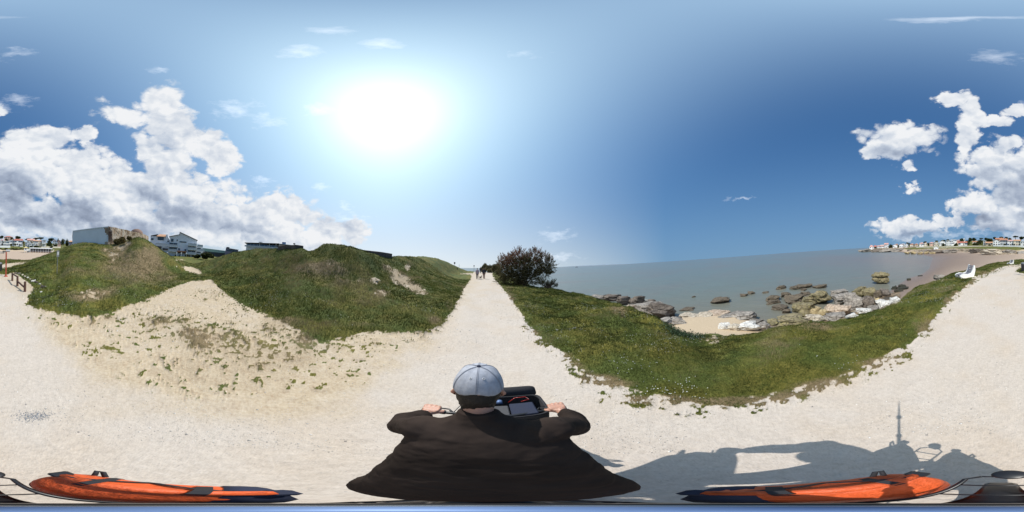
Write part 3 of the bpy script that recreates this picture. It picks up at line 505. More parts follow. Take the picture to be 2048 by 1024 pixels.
# relief
amp = np.clip(DD/4, .12, 1)
ZF = ZG+g_att*((n_g-.5)*.34+(n_l-.5)*.3)*amp*np.clip(DD/6, .3, 1)+(1-g_att)*(1-b_att)*s_att*(n_f-.5)*.04*amp+g_att*.015
ZF = ZF+(1-g_att)*(1-b_att)*(1-s_att)*((n_f-.5)*.012+(n_l-.5)*.05*np.clip(DD/8, 0, 1))
kn = fbm(XG*.35, YG*.35+ZG*2, 6, .6); ZF = ZF+k_att*(kn-.5)*np.where(DD > 60, 2.0, .6)
ZF[:, :60] = ZF[:, :60]*np.linspace(0, 1, 60)[None]
def gz(x, y):
    """height of the ground at world x, y"""
    x = np.asarray(x, float); y = np.asarray(y, float)
    a = (np.degrees(np.arctan2(x, y))+180)/360*NA; r_ = np.clip((np.log(np.hypot(x, y)+1e-6)-LR[0])/(LR[1]-LR[0]), 0, NR-1.001)
    i = np.floor(a).astype(int); fa = a-i; i = i % NA; i2 = (i+1) % NA; j = r_.astype(int); fr = r_-j
    return ZF[i, j]*(1-fa)*(1-fr)+ZF[i2, j]*fa*(1-fr)+ZF[i, j+1]*(1-fa)*fr+ZF[i2, j+1]*fa*fr
def at(u, v, d):
    """world point at ground distance d along the bearing and dip (u, v)"""
    q = dirw(u, v); h_ = math.hypot(q[0], q[1]); return np.array([q[0]/h_*d, q[1]/h_*d, H+q[2]/h_*d])
def on(u, d, dz=0):
    q = at(u, 505, d); return np.array([q[0], q[1], float(gz(q[0], q[1]))+dz])
def face_cam(p): return math.atan2(p[0], -p[1])      # rotation that turns local -Y towards the lens

idx = np.arange(NA*NR).reshape(NA, NR)
i2 = np.roll(idx, -1, 0)
quads = np.stack([idx[:, :-1], idx[:, 1:], i2[:, 1:], i2[:, :-1]], -1).reshape(-1, 4)
V3 = np.stack([XG, YG, ZF], -1).reshape(-1, 3)

gm, N, b = new_mat('ground')
P_ = pos_of(N, False)
at_ = N.n.new('ShaderNodeAttribute'); at_.attribute_name = 'mask'; c_ = N.sep(at_.outputs['Color']); kk = N.n.new('ShaderNodeAttribute'); kk.attribute_name = 'rock'
G_, S_, E_, B_, K_ = c_[0], c_[1], c_[2], at_.outputs['Alpha'], kk.outputs['Fac']
f1 = N.noise(P_, 90, 4, .7); f2 = N.noise(P_, 22, 5, .65); f3 = N.noise(P_, 5, 5, .6); f4 = N.noise(P_, .7, 5, .6)
peb = N.voro(P_, 60, 'F1'); pebc = N.voro(P_, 60, 'F1', out='Color'); peb2 = N.voro(P_, 24, 'F1')
grav = N.ramp(N.m('MULTIPLY_ADD', f1, .55, N.m('MULTIPLY', f2, .45)), [(.28, (.36, .325, .285)), (.45, (.475, .435, .385)), (.55, (.53, .49, .44)), (.75, (.60, .565, .515))])
grav = N.mix(N.mr(f3, .35, .7), N.mix(1, grav, (1.03, .985, .95, 1), 'MULTIPLY'), N.mix(1, grav, (.96, .91, .87, 1), 'MULTIPLY'))
grav = N.mix(N.mr(f4, .48, .64), grav, N.mix(1, grav, (.98, .945, .895, 1), 'MULTIPLY'))
grav = N.mix(N.m('MULTIPLY', N.mr(N.noise(P_, 150, 3, .8), .62, .72), .5), grav, (.24, .235, .235, 1))
dark_st = N.m('MULTIPLY', N.m('LESS_THAN', peb, .22), N.m('GREATER_THAN', N.sep(pebc)[0], .86))
grav = N.mix(N.m('MULTIPLY', dark_st, .55), grav, (.22, .21, .21, 1))
sandc = N.ramp(N.m('MULTIPLY_ADD', f2, .6, N.m('MULTIPLY', f3, .4)), [(.28, (.26, .185, .115)), (.42, (.40, .31, .21)), (.54, (.48, .39, .275)), (.72, (.56, .48, .36))])
base = N.mix(S_, grav, N.mix(N.m('MULTIPLY', N.m('MULTIPLY', N.mr(E_, .25, .95), N.mr(S_, .55, .95)), .75), sandc, N.ramp(f2, [(.3, (.20, .145, .085)), (.7, (.40, .31, .205))])))
gv = N.m('ADD', N.m('MULTIPLY', f1, .45), N.m('ADD', N.m('MULTIPLY', f2, .3), N.m('MULTIPLY', f3, .25)))
grc = N.ramp(gv, [(.30, (.022, .026, .006)), (.43, (.064, .076, .017)), (.53, (.118, .132, .034)), (.64, (.17, .185, .068)), (.8, (.24, .235, .10))])
grl = N.mix(N.mr(f4, .42, .58), N.mix(1, grc, (.76, .84, .68, 1), 'MULTIPLY'), N.mix(1, grc, (1.25, 1.0, .75, 1), 'MULTIPLY'))
dry = N.ramp(gv, [(.3, (.06, .045, .022)), (.5, (.19, .14, .075)), (.7, (.33, .25, .15))])
turf = N.mix(N.mr(N.m('ADD', E_, N.m('MULTIPLY_ADD', f2, .8, -.4)), .35, .85), grl, dry)
gedge = N.mr(N.m('ADD', G_, N.m('MULTIPLY_ADD', f2, .7, -.35)), .38, .62)
base = N.mix(gedge, base, turf)
pz = N.sep(P_)[2]
wet = N.mr(pz, -3.38, -2.5, 1, 0, True)
bs = N.mix(wet, N.ramp(f3, [(.3, (.36, .27, .20)), (.7, (.47, .37, .285))]), N.ramp(f3, [(.3, (.155, .115, .095)), (.7, (.215, .165, .135))]))
pale = N.m('GREATER_THAN', B_, .9995); 
base = N.mix(B_, base, bs)
cove = N.m('MULTIPLY', N.m('MULTIPLY', N.m('LESS_THAN', B_, .9995), N.mr(pz, -3.3, -2.95)), B_)
base = N.mix(N.m('MULTIPLY', cove, .9), base, N.ramp(f2, [(.3, (.38, .29, .19)), (.7, (.58, .47, .33))]))
st = N.noise(N.v('MULTIPLY', P_, (.35, .35, 2.2)), 1.2, 7, .7)
rk = N.ramp(st, [(.30, (.02, .017, .014)), (.43, (.10, .085, .065)), (.52, (.26, .22, .17)), (.66, (.44, .40, .33))])
rk = N.mix(N.mr(f4, .4, .6), rk, N.mix(1, rk, (1.0, .82, .62, 1), 'MULTIPLY'))
base = N.mix(K_, base, rk)
N.l.new(base, b.inputs['Base Color'])
rgh = N.m('SUBTRACT', .92, N.m('MULTIPLY', N.m('MULTIPLY', B_, N.mr(pz, -3.42, -3.15, 1, 0, True)), .55))
N.l.new(rgh, b.inputs['Roughness']); b.inputs['Specular IOR Level'].default_value = .25
hgt = N.m('ADD', N.m('MULTIPLY', f1, .35), N.m('ADD', N.m('MULTIPLY', f2, .8), N.m('MULTIPLY', peb, -.12)))
bstr = N.m('MULTIPLY_ADD', gedge, .5, .35)
bn = N.n.new('ShaderNodeBump'); bn.inputs['Distance'].default_value = .03; N.l.new(bstr, bn.inputs['Strength']); N.l.new(hgt, bn.inputs['Height']); N.l.new(bn.outputs[0], b.inputs['Normal'])

me = np_mesh('ground', V3, quads, gm, True)
ca = me.color_attributes.new('mask', 'FLOAT_COLOR', 'POINT')
# beach flag: exactly 1 on the wide strand, just under 1 in the rock cove
barr = np.where(beachsec, b_att, np.minimum(b_att, .999))
ca.data.foreach_set('color', np.stack([g_att, s_att, e_att, barr], -1).reshape(-1, 4).astype(np.float32).ravel())
fa = me.attributes.new('rock', 'FLOAT', 'POINT'); fa.data.foreach_set('value', k_att.astype(np.float32).ravel())
ground = link(bpy.data.objects.new('ground', me)); tag(ground, kind='structure')
# centre plug
n_ = NA//8
pm = np_mesh('ground_middle', [(0, 0, 0)]+[(math.sin(math.radians(a))*.202, math.cos(math.radians(a))*.202, -.0005) for a in AZ[::8]], [(0, i+1, (i+1) % n_+1) for i in range(n_)], gm)
ca2 = pm.color_attributes.new('mask', 'FLOAT_COLOR', 'POINT'); ca2.data.foreach_set('color', np.zeros(4*len(pm.vertices), np.float32)); pl_ = link(bpy.data.objects.new('ground', pm)); tag(pl_, kind='structure')
# land behind the town and inland, out to the skyline
lm = simple('far_land', (.07, .09, .04), .9, scale=.05, bmp=0, col2=(.04, .055, .025))
mb = MB(); ring = []
aa_ = [a for a in AZ if (a > 138 or a < -20)]
aa_ = sorted(aa_, key=lambda a: a % 360)
for a in aa_[::6]:
    j = int(round((a+180)/360*NA)) % NA; z0 = ZF[j, -1]
    s, c = math.sin(math.radians(a)), math.cos(math.radians(a))
    fade = min(1, max(0, ((a % 360)-138)/20), max(0, (340-(a % 360))/30))
    ring.append([(s*398, c*398, z0-.3), (s*900, c*900, z0*fade+2*fade+(fade-1)*8), (s*3000, c*3000, 6*fade+(fade-1)*8), (s*6000, c*6000, -12)])
V = [p for q in ring for p in q]; F = [(i*4+k, i*4+k+1, (i+1)*4+k+1, (i+1)*4+k) for i in range(len(ring)-1) for k in range(3)]
tag(MB().add(V, F).build('inland_terrain', lm, smooth=True), kind='structure')

# ------------------------------------------------------------------ sea
sm, N, b = new_mat('sea_water')
P_ = pos_of(N, False)
d_ = N.v('LENGTH', N.v('MULTIPLY', P_, (1, 1, 0)))
sil = N.noise(N.v('MULTIPLY', P_, (.4, 1, 1)), .05, 5, .6); sil2 = N.noise(P_, .4, 5, .6)
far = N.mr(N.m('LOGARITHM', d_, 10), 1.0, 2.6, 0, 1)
wc = N.mix(far, (.13, .146, .118, 1), (.118, .158, .168, 1))  # distant water bluer, sky reflection and haze put into the colour
wc = N.mix(N.m('MULTIPLY', N.mr(sil, .45, .65), .45), wc, (.155, .13, .115, 1))
wc = N.mix(N.m('MULTIPLY', N.mr(sil2, .5, .7), .25), wc, (.165, .14, .118, 1))
py_ = N.sep(P_)[1]; wc = N.mix(N.m('MULTIPLY', N.m('MULTIPLY', N.mr(py_, -6, -40), N.mr(d_, 60, 200, 1, .2)), .55), wc, (.175, .125, .105, 1))
wc = N.mix(N.m('MULTIPLY', N.mr(N.m('ADD', d_, N.m('MULTIPLY', sil, 14)), 20, 34, 1, 0), .45), wc, (.16, .135, .10, 1))
rip = N.noise(N.v('MULTIPLY', P_, (1, .16, 1)), .9, 6, .7); wc = N.mix(N.m('MULTIPLY', N.mr(rip, .42, .66), .45), wc, N.mix(1, wc, (1.28, 1.26, 1.24, 1), 'MULTIPLY'))
N.l.new(wc, b.inputs['Base Color'])
b.inputs['Roughness'].default_value = .3; b.inputs['IOR'].default_value = 1.33; b.inputs['Specular IOR Level'].default_value = .32
wv1 = N.noise(N.v('MULTIPLY', P_, (1, .45, 1)), 2.2, 6, .6); wv2 = N.noise(N.v('MULTIPLY', P_, (.7, .3, 1)), .35, 4, .55)
h_ = N.m('ADD', N.m('MULTIPLY', wv1, .5), N.m('MULTIPLY', wv2, 1.6))
bump(N, b, h_, .55, .16)
rr = [0, 6, 10, 15, 22, 35, 60, 100, 180, 350, 800, 2000, 6000, 18000, 45000]
V = []; F = []; nA = 180
for r_ in rr:
    for k in range(nA): V.append((math.sin(k*2*math.pi/nA)*r_, math.cos(k*2*math.pi/nA)*r_, SEA-(0.00 if r_ < 5000 else 0)))
for i in range(1, len(rr)-1):
    for k in range(nA):
        az_d = (k+.5)*360/nA
        if rr[i] < 60 and az_d > 200 and az_d < 340: continue
        F.append((i*nA+k, (i+1)*nA+k, (i+1)*nA+(k+1) % nA, i*nA+(k+1) % nA))
tag(MB().add(V, F).build('sea', sm, smooth=True), kind='structure')

# ------------------------------------------------------------------ rocks
def n3(p, s, o=4):
    return (fbm(p[:, 0]*s+3.1, p[:, 1]*s+p[:, 2]*s*.7, o, .6)+fbm(p[:, 1]*s+8.7, p[:, 2]*s+p[:, 0]*s*.6, o, .6)+fbm(p[:, 2]*s+1.9, p[:, 0]*s-p[:, 1]*s*.5, o, .6))/3
_ico = {}
def ico(sub):
    if sub not in _ico:
        bm = bmesh.new(); bmesh.ops.create_icosphere(bm, subdivisions=sub, radius=1)
        _ico[sub] = (np.array([v.co[:] for v in bm.verts]), np.array([[v.index for v in f.verts] for f in bm.faces])); bm.free()
    return _ico[sub]
def rock_mat(name, c1, c2, dark=(.03, .026, .022), spots=None, low=None):
    m, N, b = new_mat(name); P_ = pos_of(N, False)
    a = N.noise(P_, 3.2, 7, .68); c = N.noise(N.v('MULTIPLY', P_, (1, 1, 3)), 1.1, 5, .6); cr = N.voro(N.v('ADD', P_, N.v('SCALE', N.noise(P_, 4, 4, .6, col=True), scale=.35)), 2.6, 'DISTANCE_TO_EDGE')
    col = N.mix(N.mr(c, .38, .64), c1+(1,), c2+(1,)); col = N.mix(N.mr(a, .25, .46, .9, 0), col, dark+(1,))
    col = N.mix(N.m('MULTIPLY', N.mr(cr, 0, .035, 1, 0), .55), col, dark+(1,))
    if spots: col = N.mix(N.m('MULTIPLY', N.mr(N.noise(P_, 6, 5, .6), .52, .62), .8), col, spots+(1,))
    z = N.sep(P_)[2]
    if low: col = N.mix(N.mr(N.m('ADD', z, N.m('MULTIPLY', a, .5)), SEA+.1, SEA+.75, .92, 0), col, low+(1,))
    N.l.new(col, b.inputs['Base Color']); b.inputs['Roughness'].default_value = .88; b.inputs['Specular IOR Level'].default_value = .3
    bump(N, b, N.m('ADD', a, N.m('MULTIPLY', N.mr(cr, 0, .05), .25)), .9, .12)
    return m
RM = dict(
 grey=rock_mat('grey_limestone', (.22, .195, .17), (.36, .325, .285), low=(.07, .06, .045)),
 dark=rock_mat('dark_limestone', (.10, .082, .068), (.22, .185, .155), low=(.05, .042, .034)),  # dark stone; also puts shade of turned faces and undercuts into the colour
 pale=rock_mat('pale_limestone', (.40, .34, .26), (.54, .48, .39), (.16, .12, .08)),
 peach=rock_mat('peach_limestone', (.38, .29, .215), (.50, .40, .31), (.12, .08, .05)),
 white=rock_mat('white_limestone', (.54, .52, .48), (.68, .66, .62), (.30, .27, .22)),
 olive=rock_mat('lichen_limestone', (.17, .145, .085), (.27, .225, .135), (.035, .03, .02), spots=(.24, .21, .09), low=(.06, .055, .03)),
 brown=rock_mat('wet_brown_rock', (.105, .085, .062), (.15, .12, .085), (.04, .033, .026)),
 black=rock_mat('seaweed_rock', (.03, .03, .022), (.05, .045, .03), (.012, .012, .01)),
 yellow=rock_mat('yellow_limestone', (.36, .28, .15), (.48, .38, .22), (.08, .06, .04)))
def hit(u, v, z=None):
    q = dirw(u, v); h_ = math.hypot(q[0], q[1]); t = q[2]/h_
    if z is not None: return (z-H)/t
    d = np.exp(np.linspace(math.log(1.2), math.log(398), 1200)); zz = H+d*t; g = np.maximum(gz(q[0]/h_*d, q[1]/h_*d), SEA)
    k = np.argmax(zz <= g); return float(d[k]) if zz[k] <= g[k] else 398.
def rock(u0, u1, v0, v1, mat, label, z=None, d=None, depth=.8, sub=4, seed=None, shape='rock', group='boulders along the shore', cat='rock', tilt=None, name=None):
    u = (u0+u1)/2; d = d if d else hit(u, v1, z); k = math.radians((u1-u0)*360/2048)*math.hypot(d, 3)
    rw = k/2; rd = rw*depth; c = at(u, v1, d); h_ = c/np.hypot(c[0], c[1])
    zb = float(max(gz(c[0], c[1]), SEA)) if z is None else z
    ztop = H+(d+rd*.5)*el_v(u, v0); hh = max(.08, ztop-zb)
    cx_, cy_ = c[0]+h_[0]*rd*.6, c[1]+h_[1]*rd*.6
    r_ = np.random.default_rng(seed if seed is not None else int(u*7+v0*13)); V, F = ico(sub); V = V.copy()
    V = np.sign(V)*np.abs(V)**.62                                      # boxier than a ball
    for _ in range(11 if shape != 'slab' else 6):                      # broken faces
        n_ = r_.normal(size=3); n_[2] = n_[2]*(.5 if shape != 'slab' else .2); n_ /= np.linalg.norm(n_); o = r_.uniform(.50, .86)
        t_ = V@n_-o; V -= np.where(t_ > 0, t_*.92, 0)[:, None]*n_
    n_ = n3(V*1.0+r_.uniform(0, 60, 3), 1.3, 5)-.5; V *= (1+n_*1.5)[:, None]
    st_ = np.sin((V[:, 2]+n3(V+5, .8, 2)*.7)*r_.uniform(7, 12))*.045; V[:, :2] *= (1+st_)[:, None]      # bedding
    V *= (1+(n3(V*1.0+r_.uniform(0, 60, 3), 4.5, 5)-.5)*.8)[:, None]
    if shape == 'stack':
        zf = V[:, 2]; V[:, :2] *= np.interp(zf, [-1, -.4, .25, .45, .62, 1], [1.05, 1.1, .92, .62, .82, .74])[:, None]
    V = V/np.abs(V).max(0)
    S_ = np.array([rw, rd, hh*.62]); V = V*S_
    V[:, 2] += hh*.38
    az_ = math.atan2(-c[0], c[1]); cs, sn = math.cos(az_), math.sin(az_)
    X = V[:, 0]*cs-V[:, 1]*sn; Y = V[:, 0]*sn+V[:, 1]*cs
    V = np.stack([X, Y, V[:, 2]], -1)
    o = link(bpy.data.objects.new(name or ('boulder' if cat == 'rock' else cat), np_mesh('boulder', V, F, RM[mat], True)))
    try: o.data.set_sharp_from_angle(angle=math.radians(38))
    except Exception: pass
    o.location = (cx_, cy_, zb-(.06 if shape != 'slab' else .03))
    return tag(o, label, cat, group)
ROCKS = [
 (1187,1212,590,601,'grey','low grey shore boulder farthest left beyond the grassy edge',SEA), (1208,1238,588.5,602,'dark','dark craggy boulder between the low grey boulder and the round dark one',SEA),
 (1238,1262,593,609,'dark','dark boulder with grey top left of the big round dark boulder',SEA), (1258,1287,592,610,'dark','round dark boulder standing just behind the pale topped boulders',SEA),
 (1284,1300,601,607,'pale','flat pale ledge rock in front of the small dark pointed rock',SEA), (1294,1310,598.5,607,'dark','small dark pointed rock at the water beyond the pale boulders',SEA),
 (1256,1300,605.5,624,'peach','pale peach boulder half hidden behind the grass edge',SEA+.3), (1266,1328,604,632,'grey','large pale topped boulder with deep cracks beside the shaded block',SEA+.15), (1304,1354,606,638,'dark','big shaded block at the right end of the boulder row',SEA+.05),
 (1318,1346,636,645,'grey','flat grey rock below the shaded block left of the sand cove',None), (1338,1368,636,649,'grey','low grey slab at the left edge of the sand cove',None),
 (1366,1396,628.5,640,'pale','pale slab at the left of the rim behind the cove sand',SEA+.1), (1392,1421,626.5,640,'pale','cracked pale slab second from the left in the cove rim',SEA+.1), (1416,1450,623.5,638,'peach','highest peach slab in the middle of the cove rim',SEA+.1),
 (1446,1480,625,640,'grey','wide grey slab right of the peach slab in the cove rim',SEA+.1), (1473,1506,626,644,'grey','rough grey slab at the right end of the cove rim',SEA+.1), (1500,1528,637,650,'grey','dull grey rock between the cove rim and the water inlet',SEA+.1),
 (1438,1461,647,660,'white','white wedge shaped rock on the right side of the cove sand',None), (1462,1488,648,661,'pale','low pale rock between two white rocks beside the cove',None), (1485,1518,645,663,'white','large white rock at the right edge of the sand cove',None),
 (1516,1542,646,661,'grey','grey lichened rock just right of the large white cove rock',None), (1538,1561,639.5,651.5,'olive','rounded olive rock at the inner end of the water inlet',None), (1560,1606,635,650,'olive','long flat brown slab along the top of the grass',None),
 (1579,1593,624.5,634,'olive','small upright olive rock at the inlet left of the pile',None), (1584,1612,606,627,'olive','tall olive brown rock at the left foot of the pile',None), (1599,1627,608,633,'olive','steep dark olive rock with a shaded right side in the pile',None),
 (1604,1632,595,611,'olive','sloping olive slab near the wet rocks',SEA+.05), (1620,1664,582,610,'olive','broad yellow lichened boulder on the seaward left of the pile',None), (1618,1640,613,629,'yellow','yellow stepped rock low in the middle of the pile',None),
 (1634,1656,617,634,'yellow','yellow slab leaning on the peach boulder',None), (1618,1652,629,643,'pale','pale low ledge where the pile meets the grass',None), (1660,1692,579.5,592,'grey','pale grey cap rock at the top of the pile',None),
 (1663,1698,589,610,'grey','grey rounded boulder under the pale cap rock',None), (1692,1724,587,618,'grey','tall grey purple boulder in the centre of the pile',None), (1721,1749,591,617,'dark','dark grey boulder right of the tall grey purple one',None),
 (1702,1731,571.5,594,'olive','olive yellow boulder at the very top of the pile',None), (1728,1750,577,597,'olive','brown craggy boulder right of the topmost olive one',None), (1744,1764,579,597,'brown','brown boulder second from the right end of the pile top',None),
 (1759,1779,576.5,592,'dark','dark boulder at the right end of the pile top',None), (1745,1758,596,608,'yellow','small yellow rock behind the long white boulder',None), (1649,1684,606.5,628,'peach','peach boulder with a rounded top at the front of the pile',None),
 (1667,1699,612,632,'peach','cracked pale peach boulder right of the rounded one',None), (1694,1713,625,636.5,'white','square greenish white rock in the grass edge',None), (1653,1690,628.5,641,'grey','flat mauve grey rock lying against the grass edge',None),
 (1714,1740,617.5,627,'white','low white rock left of the pale grey one on the grass edge',None), (1735,1762,612.5,622,'grey','pale grey rock between two white rocks on the grass edge',None), (1750,1784,601,616,'white','bright white long boulder lying on the grass edge',None), (1779,1798,592.5,607.5,'white','round white grey boulder at the right end of the white row',None),
 (1416,1459,595.5,607,'brown','long flat topped brown rock alone in the water',SEA), (1356,1388,616.5,621.5,'brown','thin submerged brown ledge near the shaded block',SEA), (1383,1392,591.5,594.5,'brown','tiny brown rock far out left of the long flat rock',SEA),
 (1479,1497,587.5,593.5,'brown','small low brown rock right of the long flat rock',SEA), (1496,1510,582,588.5,'brown','small brown rock with a raised tip far out',SEA), (1522,1537,583,586.5,'brown','faint thin rock just above the water far out',SEA),
 (1533,1560,588.5,601.5,'brown','round brown rock at the left of the wet rocks',SEA), (1534,1561,600,608,'brown','flat brown rock right in front of the round brown rock',SEA), (1551,1572,571,579,'brown','flat brown rock farthest out to the left of the wet rocks',SEA),
 (1578,1603,572,579,'brown','low jagged brown rock in the far row of wet rocks',SEA), (1591,1624,568.5,577,'brown','long brown rock at the back of the far row of wet rocks',SEA), (1625,1655,569.5,577.5,'brown','brown rock with a raised middle at the right of the far row',SEA),
 (1602,1614,577,581.5,'brown','small brown rock in front of the long back rock',SEA), (1561,1586,582.5,595.5,'brown','brown dome shaped rock in the middle of the wet rocks',SEA), (1566,1611,589.5,608,'brown','widest brown slab in the middle of the wet rocks',SEA),
 (1600,1621,583,591,'brown','brown rock with a flat top behind the widest slab',SEA), (1612,1627,589.5,596,'brown','reddish brown small rock touching the pile from the water',SEA), (1545,1583,610,620,'brown','sunken brown slab near the inlet',SEA), (1562,1580,616.5,627,'brown','round sunken rock nearest the inlet',SEA),
 (1782,1796,571,579,'black','black weed covered rock left of the black ridge on the wet sand',None), (1791,1812,568.5,577,'black','black weed covered ridge on the wet sand',None), (1796,1818,574,580,'black','flat black weed patch in front of the black ridge',None), (1788,1806,579,584,'black','low black weed rock closest to the grass',None),
 (1812,1822,555.5,561,'black','small black rock out on the wet sand',None), (1836,1846,550.5,552.6,'black','thin black streak of weed by the waterline',None),
]
for i, (a, b_, c, d_, mt, lab, z) in enumerate(ROCKS):
    g = 'wet rocks standing in the shallow water' if mt == 'brown' else ('weed covered rocks on the wet sand' if mt == 'black' else 'boulders along the shore')
    wpx = b_-a
    e_ = .08 if mt in ('brown', 'black') else (.45 if 'rim' in lab else .2)
    rock(a-wpx*e_, b_+wpx*e_, c-(0 if mt in ('brown', 'black') else (d_-c)*.1), d_, mt, lab, z, sub=4 if wpx > 22 else 3, shape='slab' if (wpx/(d_-c) > 2.6) else 'rock', group=g)
rock(1742,1782,543.5,568,'olive','mushroom shaped olive rock stack standing alone in the shallows', SEA, depth=.9, sub=5, shape='stack', group='boulders along the shore', seed=5)
rock(1866,1896,546.5,563,'grey','grey boulder with a dark hollow behind the grass near the white bench', d=12.6, depth=.7, seed=3)
for a, b_, c, d_, lab in [(1808,1822,503,508,'yellow rock at the left end of the far rocky apron'),(1820,1834,502.5,508,'yellow rock second from the left on the far apron'),(1833,1846,503,508.5,'yellow rock in the middle of the far apron'),(1845,1860,503,508,'yellow rock right of the middle on the far apron'),(1858,1872,503.5,508,'pale rock at the right end of the far apron')]:
    rock(a, b_, c, d_, 'yellow', lab, -3.3, sub=3, group='yellow rocks under the far cliff')
# far cliffs as separate overhanging blocks
CL = [(1715,1728,500,503.5,'grey','low rock at the very tip of the far point'),(1724,1742,498.5,503.8,'grey','rock shelf just behind the tip of the far point'),(1740,1762,498,504,'dark','dark notched shelf below the first houses'),(1760,1785,497.6,504,'grey','grey shelf below the white row of the far point'),(1783,1812,497.5,503,'grey','long grey shelf right of the far point houses'),
 (1812,1838,498.5,504,'dark','dark undercut block left of the far hut'),(1836,1862,499,505,'grey','grey undercut block under the far slope'),(1858,1886,499.2,507,'dark','dark undercut cliff block below the white hut'),(1884,1912,498,506.5,'grey','smooth topped cliff block right of the white hut'),(1910,1940,498.6,504.5,'grey','low pale cliff block at the back of the sand'),
 (1936,1966,497.6,508,'dark','dark cliff block beside the black hollow'),(1960,2008,497,511,'pale','large pale rounded cliff block with a shaded foot'),(2006,2036,500,510,'grey','grey cliff block right of the dark cleft'),(2030,2058,502,510,'grey','grey ledge block at the right end of the cliff')]
for a, b_, c, d_, mt, lab in CL: rock(a-3, b_+3, c-.6, d_, mt, lab, -3.2, sub=4, depth=.45, group='far cliff blocks', cat='cliff', name='cliff_block')
# edging stones by the rail fence, pale stones on the slope
for i, (u, v, w, mt, lab) in enumerate([(32,547,6,'dark','small dark edging stone nearest the red post'),(38,548.5,7,'grey','first grey edging stone right of the small dark one'),(45,550.5,6,'pale','pale edging stone in the thin middle of the row'),(50.5,553,5,'pale','smallest pale edging stone in the row'),(56,556,6,'white','white edging stone behind the broken rail'),(61,558.5,5,'pale','pale edging stone right of the white one'),(67,563.5,9,'white','large white topped edging stone'),(72.5,566.5,9,'dark','dark edging stone next to the large white topped one'),(78,569,7,'white','white blocky edging stone left of the last dark one'),(85,575,10,'dark','big dark edging stone at the end of the row'),(91,573.5,5,'grey','small grey stone beyond the big dark edging stone'),(69,578.5,7,'pale','flat pale stone on the bare path edge'),(81.5,584,6,'white','flat white stone in the grass below the row')]):
    rock(u-w*.6, u+w*.6, v-w*.75, v+.5, mt, lab, sub=3, group='stones edging the grass by the rail fence', cat='stone', name='edging_stone')
for u, v, w, mt, lab in [(218,503.5,4,'white','white stone left of the pair on the worn slope'),(223,506,4,'white','bright stone at the foot of the worn slope'),(228,508,5,'pale','pale stone right of the bright one on the slope'),(753,563.5,8,'grey','flat grey stone lying on the middle of the right mound'),(889,551,2.5,'white','small white stone on the far grassy slope')]:
    rock(u-w/2, u+w/2, v-w*.5, v+.5, mt, lab, sub=2, group='loose stones on the mounds', cat='stone', name='loose_stone')

# ------------------------------------------------------------------ plain materials
M_ = dict(
 white=simple('white_render', (.74, .75, .76), .75, var=.04, scale=1.2), cream=simple('cream_render', (.66, .60, .50), .8, var=.05, scale=1.2), greyw=simple('grey_white_render', (.50, .52, .55), .8, var=.05, scale=1.2),
 salmon=simple('salmon_render', (.62, .40, .32), .8, var=.05, scale=1.2), beige=simple('beige_render', (.52, .43, .32), .8, var=.06, scale=1.2), grey=simple('grey_render', (.36, .37, .40), .8, var=.06, scale=1),
 blue=simple('shade_toned_render', (.74, .76, .79), .8, var=.05, scale=1), purple=simple('mauve_render', (.22, .20, .27), .8, var=.05),  # blue: pale render, cool tone of shade put into its colour
 glass=simple('window_glass', (.035, .05, .07), .08, var=.3, scale=.6, bmp=0, spec=.8), frame=simple('window_frame', (.6, .6, .6), .5, bmp=0), shutter=simple('blue_shutter', (.12, .2, .34), .6),
 door=simple('brown_door', (.12, .07, .04), .6), metal=simple('grey_metal', (.32, .33, .35), .4, .7, bmp=.05), dmetal=simple('dark_metal', (.05, .05, .055), .45, .5, bmp=.05), whitep=simple('white_paint', (.78, .78, .76), .45, var=.03, bmp=.05),
 wood=simple('red_brown_wood', (.10, .048, .034), .8, scale=14, bmp=.4), redp=simple('red_post_paint', (.33, .055, .025), .6, scale=10), green=simple('green_roof_sheet', (.36, .50, .42), .6, var=.04), yroof=simple('yellow_roof', (.62, .50, .22), .7), bark=simple('bark', (.07, .05, .035), .9, scale=20, bmp=.6),
 slate=simple('dark_roof', (.07, .075, .085), .6, scale=4), brickb=simple('brown_plinth', (.20, .12, .09), .8, scale=6), awn=simple('blue_glazing', (.10, .18, .30), .25, var=.3, scale=2, bmp=0))
def tile_mat(name, c):
    m, N, b = new_mat(name); P_ = pos_of(N)
    w = N.n.new('ShaderNodeTexWave'); w.inputs['Scale'].default_value = 3.2; w.inputs['Distortion'].default_value = .6; N.l.new(P_, w.inputs['Vector'])
    n = N.noise(P_, 5, 5, .65); col = N.mix(N.mr(n, .35, .65), tuple(x*.72 for x in c)+(1,), tuple(min(1, x*1.2) for x in c)+(1,))
    N.l.new(N.mix(N.m('MULTIPLY', w.outputs[1], .25), col, tuple(x*.4 for x in c)+(1,)), b.inputs['Base Color']); b.inputs['Roughness'].default_value = .85
    bump(N, b, w.outputs[1], .5, .05); return m
M_['tile'] = tile_mat('terracotta_tiles', (.42, .19, .11)); M_['tiler'] = tile_mat('red_tiles', (.40, .13, .09)); M_['tileo'] = tile_mat('orange_tiles', (.55, .30, .17)); M_['tilep'] = tile_mat('pink_tiles', (.55, .30, .26))

